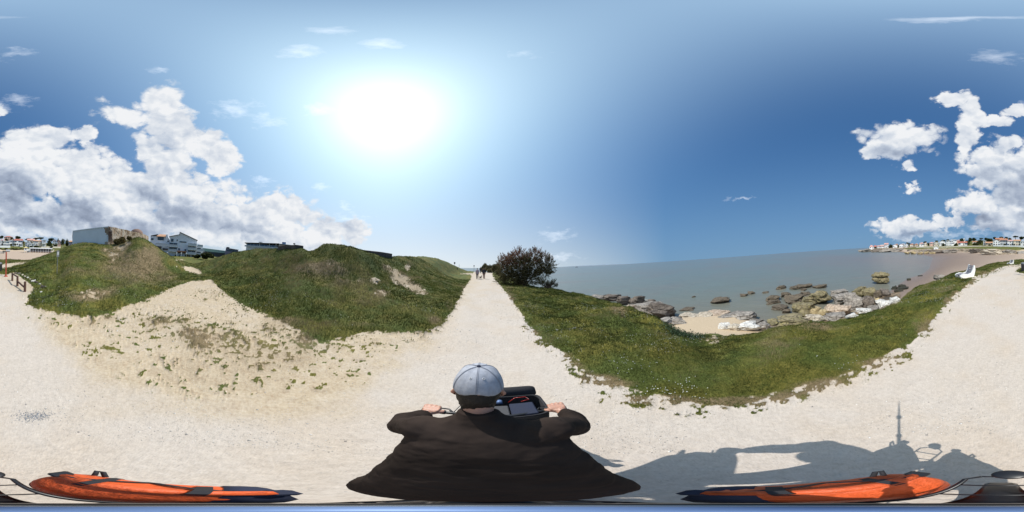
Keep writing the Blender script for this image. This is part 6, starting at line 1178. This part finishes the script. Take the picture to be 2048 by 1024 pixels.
def hand(mb, s):
    px_ = lambda x: s*x
    mb.tube([(px_(.312), .80, 1.058), (px_(.308), .835, 1.062)], [.027, .028], 12, flat=1.0)
    mb.loft([[(px_(x), y, z) for x, y, z in r_] for r_ in (
        [(.278, .825, 1.075), (.338, .825, 1.074), (.342, .825, 1.048), (.276, .825, 1.046)], [(.262, .85, 1.082), (.348, .85, 1.080), (.350, .85, 1.048), (.262, .85, 1.044)], [(.262, .882, 1.080), (.347, .88, 1.076), (.349, .878, 1.050), (.262, .878, 1.046)])])
    for i, (x, L) in enumerate([(.274, .92), (.297, 1.0), (.320, .96), (.342, .82)]):        # index ... little
        mb.tube([(px_(x), .868, 1.066), (px_(x+.001), .868+.024*L, 1.071), (px_(x+.002), .868+.045*L, 1.058), (px_(x+.001), .868+.052*L, 1.034), (px_(x), .868+.038*L, 1.014), (px_(x), .868+.020*L, 1.006)], [.0105, .0108, .0098, .0092, .0085, .0068], 10)
    mb.tube([(px_(.270), .842, 1.060), (px_(.250), .862, 1.052), (px_(.247), .888, 1.034), (px_(.256), .902, 1.018)], [.0135, .012, .0105, .008], 10)   # thumb
HO = np.array([.026, -.030, -.004])
for s in (-1, 1):
    hm_ = MB(); hand(hm_, s); body.add(np.array(hm_.V)+HO, hm_.F)
rb_ = fuse(body, .0048, 'body', skin, rider, 3)
shirt = MB()
shirt.loft([ring((0, .295, .885), .190, .132, .1), ring((0, .30, .93), .194, .134, .15), ring((0, .33, 1.03), .196, .124, .3), ring((-.004, .38, 1.14), .206, .120, .42), ring((-.008, .44, 1.24), .208, .112, .5), ring((-.012, .485, 1.31), .205, .092, .55), ring((-.02, .525, 1.355), .150, .070, .6), ring((-.03, .55, 1.395), .080, .066, .5), ring((-.034, .566, 1.425), .068, .064, .45)])
for s in (-1, 1):
    sh, elb, wr = (s*.182-.01, .495, 1.312), (s*.296-.006, .575, 1.13), (s*.312, .795, 1.058)
    shirt.ellipsoid((s*.175-.01, .488, 1.315), (.078, .075, .062), 18, 12)
    shirt.tube([(s*.12, .48, 1.30), sh, (s*.245, .535, 1.23), elb, (s*.312, .60, 1.118)], [.082, .070, .060, .055, .052], 18)
    shirt.tube([elb, (s*.33, .66, 1.105), (s*.322+.02, .71, 1.08), (wr[0]+.026, wr[1]-.03, wr[2])], [.058, .056, .050, .040], 18)
so_ = fuse(shirt, .0075, 'long_sleeved_top', cloth, rider, 5, wrinkle=.022, wscale=6)
tr_ = MB(); tr_.ellipsoid((0, .33, .87), (.14, .11, .10), 20, 12)
for s, hp in ((-1, hipL), (1, hipR)): tr_.tube([hp, tuple(Vector(hp).lerp(Vector(kn[s]), .5)), kn[s], tuple(Vector(kn[s]).lerp(Vector(ank[s]), .5)), ank[s]], [.10, .085, .068, .062, .05], 16)
fuse(tr_, .012, 'trousers', trou, rider, 5, .01, 7)
for s in (-1, 1):
    a_ = ank[s]; m = MB(); m.tube([(a_[0], a_[1]-.05, a_[2]-.06), (a_[0], a_[1]+.05, a_[2]-.07), (a_[0], a_[1]+.19, a_[2]-.085)], [.045, .045, .035], 12); m.tube([(a_[0], a_[1], a_[2]-.06), (a_[0], a_[1]-.01, a_[2]+.02)], [.045, .042], 12)
    fuse(m, .008, 'shoe', blk, rider, 3)
# hair below the cap, cap with panels, button, eyelets, peak
hr = MB(); hr.ellipsoid(hc+Vector((0, -.012, -.015)), (.083, .100, .098), 24, 16); hr.ellipsoid(hc+Vector((0, -.038, -.075)), (.066, .062, .062), 18, 12); hr.ellipsoid(hc+Vector((0, -.05, -.105)), (.058, .042, .045), 18, 12)
ho = fuse(hr, .006, 'hair', hairm, rider, 3, .006, 40)
bm = bmesh.new(); bm.from_mesh(ho.data); bmesh.ops.delete(bm, geom=[v for v in bm.verts if v.co.y > hc.y+.035 and v.co.z < hc.z+.03], context='VERTS'); bm.to_mesh(ho.data); bm.free()
V = []; F = []; nA_, nB = 72, 22
for j in range(nB+1):
    t = j/nB*1.60
    for i in range(nA_):
        w = 2*math.pi*i/nA_; seam = abs(math.sin(w*3+math.pi/2*0)) ; rr = 1-.022*math.exp(-(seam/.09)**2)
        back = max(0, -math.sin(w)); tt = t*(1+.07*back) 
        arch = 0
        if back > .0: arch = .030*math.exp(-((w-1.5*math.pi)/.62)**2)*(j/nB)**6
        q = Vector((math.sin(tt)**.86*math.cos(w)*.0935*rr, math.sin(tt)**.86*math.sin(w)*.112*rr, math.cos(tt)*.108*(1 if t < 1.5 else 1)+arch))
        q.z += .006*math.sin(w*3)**2*math.sin(tt)
        V.append(hc+Matrix.Rotation(-.10, 3, 'X')@q+Vector((0, -.002, .015)))
for j in range(nB):
    for i in range(nA_): F.append((j*nA_+i, (j+1)*nA_+i, (j+1)*nA_+(i+1) % nA_, j*nA_+(i+1) % nA_))
cap = MB().add(V, F).build('baseball_cap', capm, rider, True)
sd = cap.modifiers.new('s', 'SOLIDIFY'); sd.thickness = .003; sd.offset = -1
sm_ = simple('cap_stitching', (.31, .325, .37), .95, bmp=0)
for kk_ in range(6):
    i = int(round((1.5*math.pi+kk_*math.pi/3)/(2*math.pi)*nA_)) % nA_
    for dd_ in (-.0022, .0022):
        pts_ = [Vector(V[j*nA_+i])+(Vector(V[j*nA_+i])-hc).normalized()*.0012+(Vector(V[j*nA_+(i+1) % nA_])-Vector(V[j*nA_+i])).normalized()*dd_ for j in range(1, nB)]
        MB().tube(pts_, .0009, 5).build('seam', sm_, cap)
top = Vector(V[0]); MB().ellipsoid(top+Vector((0, 0, .003)), (.0085, .0085, .005), 16, 8).build('button', navy, cap, True)
for w in (1.5*math.pi-.38, 1.5*math.pi+.38, .5*math.pi-.4, .5*math.pi+.4):
    j = 9; i = int(round(w/(2*math.pi)*nA_)) % nA_; p = Vector(V[j*nA_+i]); nrm_ = (p-hc).normalized(); MB().torus(p+nrm_*.0015, .0042, .0013, nrm_, 14, 6).build('eyelet', M_['frame'], cap, True)
pk = []
for t in range(9):
    x = -.075+.15*t/8; pk.append((x, .105+math.sqrt(max(0, 1-(x/.078)**2))*.065))
mb = MB(); lo = [(hc.x+x, hc.y+.07, hc.z+.022) for x, y in pk]; hi = [(hc.x+x, hc.y+y, hc.z+.012-abs(x)*.12) for x, y in pk]; n = len(lo)
mb.add(lo+hi, [(i, i+1, n+i+1, n+i) for i in range(n-1)]); po = mb.build('peak', capm, cap, True); po.modifiers.new('s', 'SOLIDIFY').thickness = .004
for s in (-1, 1): MB().tube([hc+Vector((s*.085, .085, -.02)), hc+Vector((s*.088, -.005, -.018)), hc+Vector((s*.084, -.03, -.04))], .0022, 6).build('glasses_arm', blkp, rider)
MB().box(hc+Vector((0, .108, -.025)), (.15, .006, .035)).build('glasses_lens', blkp, rider, bevel=.003)

# ------------------------------------------------------------------ touring bicycle
bike = empty('bicycle', (0, 0, 0), HD, 'loaded touring bicycle under the cyclist on the white path', 'bicycle')
AX_R, AX_F, WR = Vector((0, .17, .345)), Vector((0, 1.12, .345)), .345
for ax_ in (AX_R, AX_F):
    w = MB().torus(ax_, WR-.02, .0195, (1, 0, 0), 64, 10).build('tyre', rubber, bike, True)
    w.name = 'wheel'; r2_ = MB().torus(ax_, WR-.045, .011, (1, 0, 0), 64, 8).build('rim', chrome, w, True)
    MB().tube([ax_-Vector((.05, 0, 0)), ax_+Vector((.05, 0, 0))], .022, 12).build('hub', chrome, w)
    m = MB()
    for i in range(32):
        a = 2*math.pi*i/32; s = .025 if i % 2 else -.025; m.tube([ax_+Vector((s, math.cos(a+.3)*.02, math.sin(a+.3)*.02)), ax_+Vector((0, math.cos(a)*(WR-.05), math.sin(a)*(WR-.05)))], .0011, 4, cap=False)
    o = m.build('spokes', chrome, w); tag(o, kind='stuff')
    m = MB(); V = []; F = []
    for i in range(25):
        a = math.radians(22+i*7.5) if ax_ is AX_R else math.radians(15+i*7.5)
        c, s = math.cos(math.pi-a) if ax_ is AX_R else math.cos(a), math.sin(a)
        for x, dr in ((-.028, 0), (-.02, .012), (.02, .012), (.028, 0)): V.append((x, ax_.y+c*(WR+.012+dr), ax_.z+s*(WR+.012+dr)))
    for i in range(24):
        for k in range(3): F.append((i*4+k, i*4+k+1, (i+1)*4+k+1, (i+1)*4+k))
    g = m.add(V, F).build('mudguard', blkp, bike, True); g.modifiers.new('s', 'SOLIDIFY').thickness = .002
BB = Vector((0, .50, .28)); ST = Vector((0, .30, .86)); HT = Vector((0, .86, .98)); HB = Vector((0, .93, .72))
m = MB(); m.tube([BB, ST], .017, 12); m.tube([ST-Vector((0, 0, .08)), HT-Vector((0, 0, .03))], .017, 12); m.tube([BB, HB], .02, 12); m.tube([HT+Vector((0, -.01, .03)), HB+Vector((0, .01, -.05))], .021, 12)
for s in (-1, 1):
    m.tube([BB+Vector((s*.03, 0, 0)), AX_R+Vector((s*.06, 0, 0))], .010, 8); m.tube([ST-Vector((0, 0, .08)), AX_R+Vector((s*.06, 0, 0))], .009, 8)
m.tube([BB-Vector((.05, 0, 0)), BB+Vector((.05, 0, 0))], .022, 12)
m.build('frame', framem, bike, True)
m = MB().tube([HB+Vector((0, .015, -.05)), HB+Vector((0, .03, -.09))], .018, 10)
for s in (-1, 1): m.tube([HB+Vector((s*.03, .025, -.08)), HB+Vector((s*.05, .06, -.2)), AX_F+Vector((s*.052, 0, 0))], [.014, .013, .009], 10)
m.build('fork', framem, bike, True)
m = MB().tube([(0, .22, .945), (0, .26, .955), (0, .36, .95), (0, .45, .94)], [.075, .085, .035, .02], 18, flat=.35, up=(0, 0, 1)); m.build('saddle', blk, bike, True); MB().tube([ST, (0, .29, .94)], .0135, 10).build('seat_post', framem, bike)
hb = MB().tube([(-.35, .865, 1.035), (-.2, .875, 1.035), (-.08, .85, 1.045), (.08, .85, 1.045), (.2, .875, 1.035), (.35, .865, 1.035)], .0125, 10).tube([HT+Vector((0, 0, .0)), (0, .84, 1.04), (0, .85, 1.045)], .016, 10).build('handlebar', blkp, bike, True); hb.location = (.026, -.030, -.004)
for s in (-1, 1):
    MB().tube([(s*.235, .874, 1.035), (s*.355, .864, 1.035)], .0165, 14).build('grip', rubber, hb, True)
    MB().tube([(s*.20, .88, 1.03), (s*.23, .925, 1.022), (s*.33, .93, 1.012)], [.009, .006, .005], 8).build('brake_lever', blkp, hb, True)
    MB().tube([(s*.20, .885, 1.03), (s*.18, .96, 1.04), (s*.10, .98, .98), (s*.04, .9, .85)], .0028, 6).build('cable', blkp, hb)
for s, a in ((1, -1), (-1, 1)):
    e_ = BB+Vector((s*.08, .02*a, .17*a)); c_k = MB().tube([BB+Vector((s*.06, 0, 0)), e_], [.014, .010], 10).build('crank', chrome, bike); MB().box(e_+Vector((s*.05, 0, 0)), (.09, .075, .022)).build('pedal', blkp, c_k, bevel=.004)
MB().torus(BB+Vector((.055, 0, 0)), .09, .004, (1, 0, 0), 40, 6).build('chain_ring', chrome, bike, True)
m = MB().tube([BB+Vector((.055, 0, .092)), AX_R+Vector((.055, 0, .035))], .004, 6).tube([BB+Vector((.055, 0, -.092)), AX_R+Vector((.055, .02, -.05))], .004, 6).build('chain', blkp, bike)
m = MB()
for s in (-1, 1): m.tube([(s*.06, .16, .735), (s*.06, -.17, .735), (s*.035, -.195, .735)], .0055, 8).tube([(s*.06, -.06, .735), AX_R+Vector((s*.07, 0, 0))], .005, 8).tube([(s*.06, .06, .735), AX_R+Vector((s*.07, 0, 0))], .005, 8).tube([(s*.06, .16, .735), ST+Vector((0, 0, -.10))], .0045, 8)
for y in (-.195, -.12, -.04, .05, .16): m.tube([(-.06 if y > -.18 else -.035, y, .735), (.06 if y > -.18 else .035, y, .735)], .0045, 8)
m.build('rear_rack', blkp, bike, True)
m = MB()
for s in (-1, 1): m.tube([(s*.07, .95, .56), (s*.07, 1.26, .56)], .0055, 8).tube([(s*.07, .93, .56), AX_F+Vector((s*.065, 0, 0))], .005, 8).tube([(s*.07, 1.03, .56), AX_F+Vector((s*.065, 0, 0))], .005, 8)
m.tube([(-.07, 1.2, .56), (-.07, 1.26, .72), (.07, 1.26, .72), (.07, 1.2, .56)], .005, 8); m.build('front_rack', blkp, bike, True)
lt = MB().tube([(-.017, -.205, .76), (-.017, -.205, .785), (-.017, -.205, .79)], [.030, .036, .028], 24).build('rear_lamp', blkp, bike, True); MB().tube([(-.017, -.205, .737), (-.017, -.205, .7595)], [.022, .029], 24).build('lens', redl, lt, True)

def pannier(y0, y1, s, z0, z1, x0, x1, label, rear=True):
    r_ = empty('pannier', tuple(RZ@Vector((s*(x0+x1)/2, (y0+y1)/2, z0))), HD, label, 'bag', 'orange panniers of the bicycle'); w = (x1-x0)/2; l = (y1-y0)/2; h_ = z1-z0
    def rg(t, kx, ky, dx=0): return [(s*dx+a, b2, t*h_) for a, b2, _ in ring((0, 0, 0), w*kx, l*ky, 0, 36, 4.2)]
    body_ = MB().loft([rg(0, .72, .78), rg(.03, .88, .9), rg(.15, .96, .97), rg(.3, 1, 1), rg(.45, 1.02, 1), rg(.62, 1.0, .98), rg(.71, .975, .98), rg(.80, .93, .97), rg(.85, .82, .97), rg(.90, .66, .97), rg(.965, .34, .96), rg(1.0, .20, .95)]).build('bag_body', orng, r_, True)
    v = np.array([q.co[:] for q in body_.data.vertices]); nn = n3(v*[1, .5, 1]+s*3+y0, 15, 4)-.5; d_ = v[:, :2]/(np.linalg.norm(v[:, :2], axis=1)[:, None]+1e-6)
    for q, a, d3 in zip(body_.data.vertices, nn, d_): q.co.x += d3[0]*a*.055; q.co.y += d3[1]*a*.03; q.co.z += a*.045
    MB().tube([(0, -l*.96, h_*1.015), (0, 0, h_*1.03), (0, l*.96, h_*1.015)], [.017, .020, .017], 14).build('rolled_closure', orng, r_, True)
    for y in (-.45, .5):
        MB().loft([[(s*a, l*y+b2, c) for b2 in (-.011, .011)]+[(s*(a+dx), l*y+b2, c+dz) for b2 in (.011, -.011)] for a, c, dx, dz in [(-w*.4, h_*.9, 0, .004), (-.012, h_*1.075, 0, .004), (.014, h_*1.075, 0, .004), (w*.75, h_*.87, .003, .003), (w*1.03, h_*.62, .004, 0), (w*1.04, h_*.3, .004, 0), (w*.95, h_*.03, .004, 0)]]).build('strap', blk, r_)
    MB().loft([[(s*a, b1-.010, c), (s*a, b1+.010, c), (s*(a+dx), b1+.010, c+dz), (s*(a+dx), b1-.010, c+dz)] for a, b1, c, dx, dz in [(.0, -l*.8, h_*1.06, 0, .005), (w*.5, -l*.35, h_*.975, .002, .006), (w*.86, 0, h_*.86, .004, .006), (w*.5, l*.4, h_*.965, .002, .006), (.0, l*.85, h_*1.055, 0, .005)]]).build('strap', blk, r_)
    MB().loft([[(a*1.03, l*yy+ (b2*0), 0)[:0] or (a, b3, c) for a, b3, c in [(-w*.98*kx, l*yy, h_*.30), (-w*1.02*kx, l*yy, h_*.62), (-w*.95*kx, l*yy, h_*.82), (-w*.22, l*yy, h_*1.0), (w*.22, l*yy, h_*1.0), (w*.95*kx, l*yy, h_*.82), (w*1.02*kx, l*yy, h_*.62), (w*.98*kx, l*yy, h_*.30)]] for yy, kx, b2 in [(.66, 1.03, 0), (.82, 1.01, 0), (.95, .9, 0), (1.02, .7, 0)]]).build('end_flap', navy, r_, True)
    MB().box((0, -l*1.0, h_*1.02), (.045, .035, .026)).build('buckle', blkp, r_, bevel=.005); MB().box((0, l*1.0, h_*.99), (.045, .035, .04)).build('closure_tail', navy, r_, bevel=.008)
    MB().loft([[(a*1.02, b2*1.015, t*h_) for a, b2, _ in rg(t, k1, k2)] for t, k1, k2 in [(-.005, .72, .78), (.03, .9, .92), (.34, .985, .98)]]).build('lower_panel', blk, r_, True)
    MB().tube([(s*w*.7, -l*.75, h_*.88), (s*w*1.05, -l*.9, h_*.95), (s*w*1.1, -l*.8, h_*.9), (s*w*.8, -l*.6, h_*.84)], .007, 8).build('handle', blk, r_, True)
    return r_
pannier(-.170, .142, -1, .42, .785, .075, .225, 'orange rear pannier with black straps on the left side of the bicycle'); pannier(-.170, .142, 1, .42, .785, .075, .225, 'orange rear pannier with black straps on the right side, half in the shade')
pannier(.95, 1.25, -1, .30, .60, .085, .225, 'smaller orange front pannier left of the front wheel', False); pannier(.95, 1.25, 1, .30, .60, .085, .225, 'smaller orange front pannier right of the front wheel', False)
# open handlebar bag
r_ = empty('handlebar_bag', tuple(RZ@Vector((.085, .915, .86))), HD, 'open black handlebar bag with grey and navy cases and a red cable inside', 'bag')
W_, L_, h_ = .20, .115, .19
m = MB(); pr = lambda k, z: [(a, b2, z) for a, b2, _ in ring((0, 0, 0), W_*k, L_*k, 0, 40, 6)]
m.loft([pr(.9, 0), pr(1, .03), pr(1.02, h_)], cap=False); m.add(pr(.9, 0), [tuple(range(40))[::-1]]); o = m.build('bag_shell', blk, r_, True); o.modifiers.new('s', 'SOLIDIFY').thickness = -.006
MB().loft([pr(1.05, h_-.012), pr(1.06, h_+.004), pr(.99, h_+.004), pr(.985, h_-.012)], cap=False).build('rim', blk, r_, True)
ld = [(a, .118+(b2+L_)*.30, h_-.03+(b2+L_)*.38) for a, b2, _ in ring((0, 0, 0), W_*1.02, L_*.9, 0, 40, 5)]
m = MB(); m.loft([ld, [(x, y+.013, z-.006) for x, y, z in ld]]).build('lid', blk, r_, True)
MB().box((-.055, -.045, h_-.012), (.135, .12, .02), rx=.06).build('grey_case', greyc, r_, bevel=.005); MB().box((.085, -.03, h_-.014), (.13, .13, .026), rx=.05).build('navy_case', navy, r_, bevel=.006)
MB().tube([(.02, .06, h_-.01), (.06, .085, h_+.015), (.12, .09, h_+.012), (.14, .065, h_), (.09, .055, h_-.006)], .003, 8).build('red_cable', redl, r_, True); MB().tube([(-.03, .05, h_-.01), (-.03, .08, h_-.01)], .018, 14).build('blue_bottle', bluem, r_, True)
MB().tube([(.17, -.05, h_-.005), (.215, -.07, h_+.005), (.235, -.06, h_-.01)], .006, 8).build('zip_pull', blkp, r_)

# camera pole from the rack
nd = Vector(tuple(-R[:, 2])); O = Vector((0, 0, H)); pt = lambda t: O+nd*t
r_ = empty('camera_pole', pt(1.365), 0, 'slim blue and black telescopic camera pole standing on the rear rack', 'pole'); b0 = Vector(r_.location)
q = lambda t: tuple(pt(t)-b0)
MB().tube([q(.03), q(.10), q(.25), q(.40)], [.0009, .0033, .0088, .0092], 24).build('upper_tube', bluem, r_, True)
MB().tube([q(.41), q(.43), q(.455)], [.019, .0235, .019], 24).build('clamp', blkp, r_, True); MB().tube([q(.402), q(.409)], [.0165, .0165], 24).build('collar', chrome, r_, True)
MB().tube([q(.455), q(.8), q(.80), q(1.1), q(1.1), q(1.365)], [.010, .010, .0125, .0125, .015, .015], 16).build('lower_tube', blkp, r_, True)
for t in (.8, 1.1): MB().tube([q(t-.015), q(t+.02)], [.017, .019], 14).build('lock_ring', blkp, r_, True)
MB().tube([q(1.34), q(1.368)], [.03, .04], 20).build('foot', blkp, r_, True)

# ------------------------------------------------------------------ walkers and dog
def walker(u, d, h_, label, top, leg, hair, rz=0, phase=1, vb=None):
    p = on(u, d); r_ = empty('person', p, rz, label, 'person', 'people walking away on the path'); k = h_/1.75
    S = lambda *a: tuple(x*k for x in a); st = .16*phase
    b_ = MB(); b_.ellipsoid(S(0, 0, 1.64), (.075*k, .092*k, .11*k), 16, 12); b_.tube([S(0, .09, 1.63), S(0, .105, 1.61)], .014*k, 8)
    for s in (-1, 1): b_.ellipsoid(S(s*.077, 0, 1.63), (.01*k, .02*k, .03*k), 8, 6)
    b_.tube([S(0, .01, 1.58), S(0, 0, 1.46)], [.052*k, .06*k], 12); b_.loft([ring(S(0, 0, .92), .15*k, .095*k), ring(S(0, 0, 1.1), .13*k, .09*k), ring(S(0, 0, 1.32), .16*k, .095*k), ring(S(0, 0, 1.44), .13*k, .07*k)])
    arm = {s: [S(s*.18, 0, 1.40), S(s*.225, -.02-.04*s*phase, 1.13), S(s*.235, .06-.09*s*phase, .88), S(s*.232, .08-.10*s*phase, .80)] for s in (-1, 1)}
    lg = {s: [S(s*.09, 0, .92), S(s*.095, .04+st*s*.5, .50), S(s*.095, st*s, .09)] for s in (-1, 1)}
    for s in (-1, 1):
        b_.tube(arm[s], [.05*k, .04*k, .028*k, .026*k], 10); b_.tube(lg[s], [.08*k, .055*k, .038*k], 12); b_.tube([lg[s][2], (lg[s][2][0], lg[s][2][1]+.16*k, .04*k)], [.038*k, .03*k], 8)
        hx, hy, hz2 = arm[s][3]
        b_.ellipsoid((hx, hy, hz2-.03*k), (.018*k, .038*k, .045*k), 8, 6)
        for i in range(4): b_.tube([(hx, hy-.026*k+i*.017*k, hz2-.06*k), (hx-s*.006*k, hy-.024*k+i*.017*k, hz2-.10*k), (hx-s*.014*k, hy-.022*k+i*.016*k, hz2-(.125-.008*abs(i-1.5))*k)], [.0095*k, .0085*k, .007*k], 6)
        b_.tube([(hx, hy+.03*k, hz2-.02*k), (hx-s*.01*k, hy+.052*k, hz2-.05*k), (hx-s*.012*k, hy+.05*k, hz2-.075*k)], [.012*k, .010*k, .008*k], 6)
    fuse(b_, .0085, 'body', skin, r_, 2)
    t_ = MB(); t_.loft([ring(S(0, 0, .84), .185*k, .125*k), ring(S(0, 0, 1.05), .165*k, .115*k), ring(S(0, 0, 1.32), .195*k, .122*k), ring(S(0, 0, 1.43), .15*k, .09*k), ring(S(0, 0, 1.49), .07*k, .065*k)])
    for s in (-1, 1): t_.tube(arm[s][:3], [.072*k, .058*k, .045*k], 12)
    fuse(t_, .014, 'jacket', top, r_, 3, .01, 8, seed=u)
    l_ = MB(); l_.ellipsoid(S(0, 0, .90), (.165*k, .115*k, .1*k), 14, 8)
    for s in (-1, 1): l_.tube(lg[s], [.098*k, .075*k, .062*k], 12)
    fuse(l_, .014, 'trousers', leg, r_, 3, .008, 8, seed=u+3)
    for s in (-1, 1):
        a_ = lg[s][2]; MB().tube([(a_[0], a_[1]-.06*k, .045*k), (a_[0], a_[1]+.06*k, .055*k), (a_[0], a_[1]+.19*k, .035*k)], [.045*k, .05*k, .034*k], 10, flat=.8).build('shoe', blk, r_, True)
    hm = MB(); hm.ellipsoid(S(0, -.012, 1.665), (.085*k, .1*k, .1*k), 16, 10); fuse(hm, .01, 'hair', hair, r_, 2)
    bm = bmesh.new(); ho = [c for c in COL.objects if c.parent == r_ and c.name.startswith('hair')][-1]; bm.from_mesh(ho.data); bmesh.ops.delete(bm, geom=[v for v in bm.verts if v.co.y > .045*k and v.co.z < 1.70*k], context='VERTS'); bm.to_mesh(ho.data); bm.free()
    return r_
lil = simple('lilac_jacket', (.34, .29, .36), .9, var=.1); dkj = simple('dark_jacket', (.035, .037, .05), .9, var=.1); brt = simple('brown_trousers', (.13, .045, .032), .9, var=.1); ghair = simple('grey_hair', (.25, .24, .24), .8)
HW = math.radians(9)
walker(954.8, 25, 1.70, 'walker in a lilac jacket and dark trousers left of the dog', lil, dkj, ghair, HW, 1)
walker(968, 25.6, 1.74, 'walker in a dark top and brown trousers holding the dog lead', dkj, brt, hairm, HW, -1)
walker(961, 43, 1.72, 'distant walker in dark clothes between the two nearer walkers', dkj, trou, hairm, HW, 1)
p = on(961.5, 24.6); r_ = empty('dog', p, HW-.5, 'small grey brown dog walking on a lead between two walkers', 'dog')
m = MB(); m.tube([(0, -.22, .33), (0, -.10, .34), (0, .05, .335), (0, .16, .36)], [.075, .085, .10, .09], 14); m.tube([(0, .16, .38), (0, .24, .47)], [.065, .05], 12); m.ellipsoid((0, .27, .51), (.055, .07, .055), 12, 8); m.tube([(0, .31, .50), (0, .39, .475)], [.034, .022], 10)
for s in (-1, 1):
    m.tube([(s*.035, .25, .55), (s*.055, .245, .60)], [.02, .008], 6); m.tube([(s*.055, .15, .32), (s*.06, .13, .18), (s*.06, .15+.04*s, .03)], [.035, .022, .016], 8); m.tube([(s*.06, .15+.04*s, .02), (s*.06, .18+.04*s, .015)], .018, 8)
    m.tube([(s*.055, -.2, .30), (s*.065, -.15-.03*s, .22), (s*.06, -.26-.03*s, .14), (s*.06, -.235-.05*s, .03)], [.055, .036, .02, .016], 8); m.tube([(s*.06, -.235-.05*s, .02), (s*.06, -.20-.05*s, .015)], .018, 8)
m.tube([(0, -.27, .37), (0, -.34, .46), (0, -.33, .54)], [.022, .015, .008], 8)
furm = simple('grey_brown_fur', (.16, .13, .11), .95, var=.35, scale=14, bmp=.6, bd=.01); fuse(m, .009, 'body', furm, r_, 2)
MB().torus((0, .19, .42), .058, .008, (0, .7, .7), 20, 6).build('collar', redl, r_, True)
ha = on(968, 25.6)+np.array([-.235*math.cos(HW), -.235*math.sin(HW), .76]); ne = Vector(p)+Matrix.Rotation(HW-.5, 3, 'Z')@Vector((0, .19, .45)); mid = (Vector(ha)+ne)/2-Vector((0, 0, .08))
tag(MB().tube([tuple(ha), tuple(mid), tuple(ne)], .004, 5).build('dog_lead', blk), 'thin dark lead running from the walker in brown trousers to the dog', 'lead')
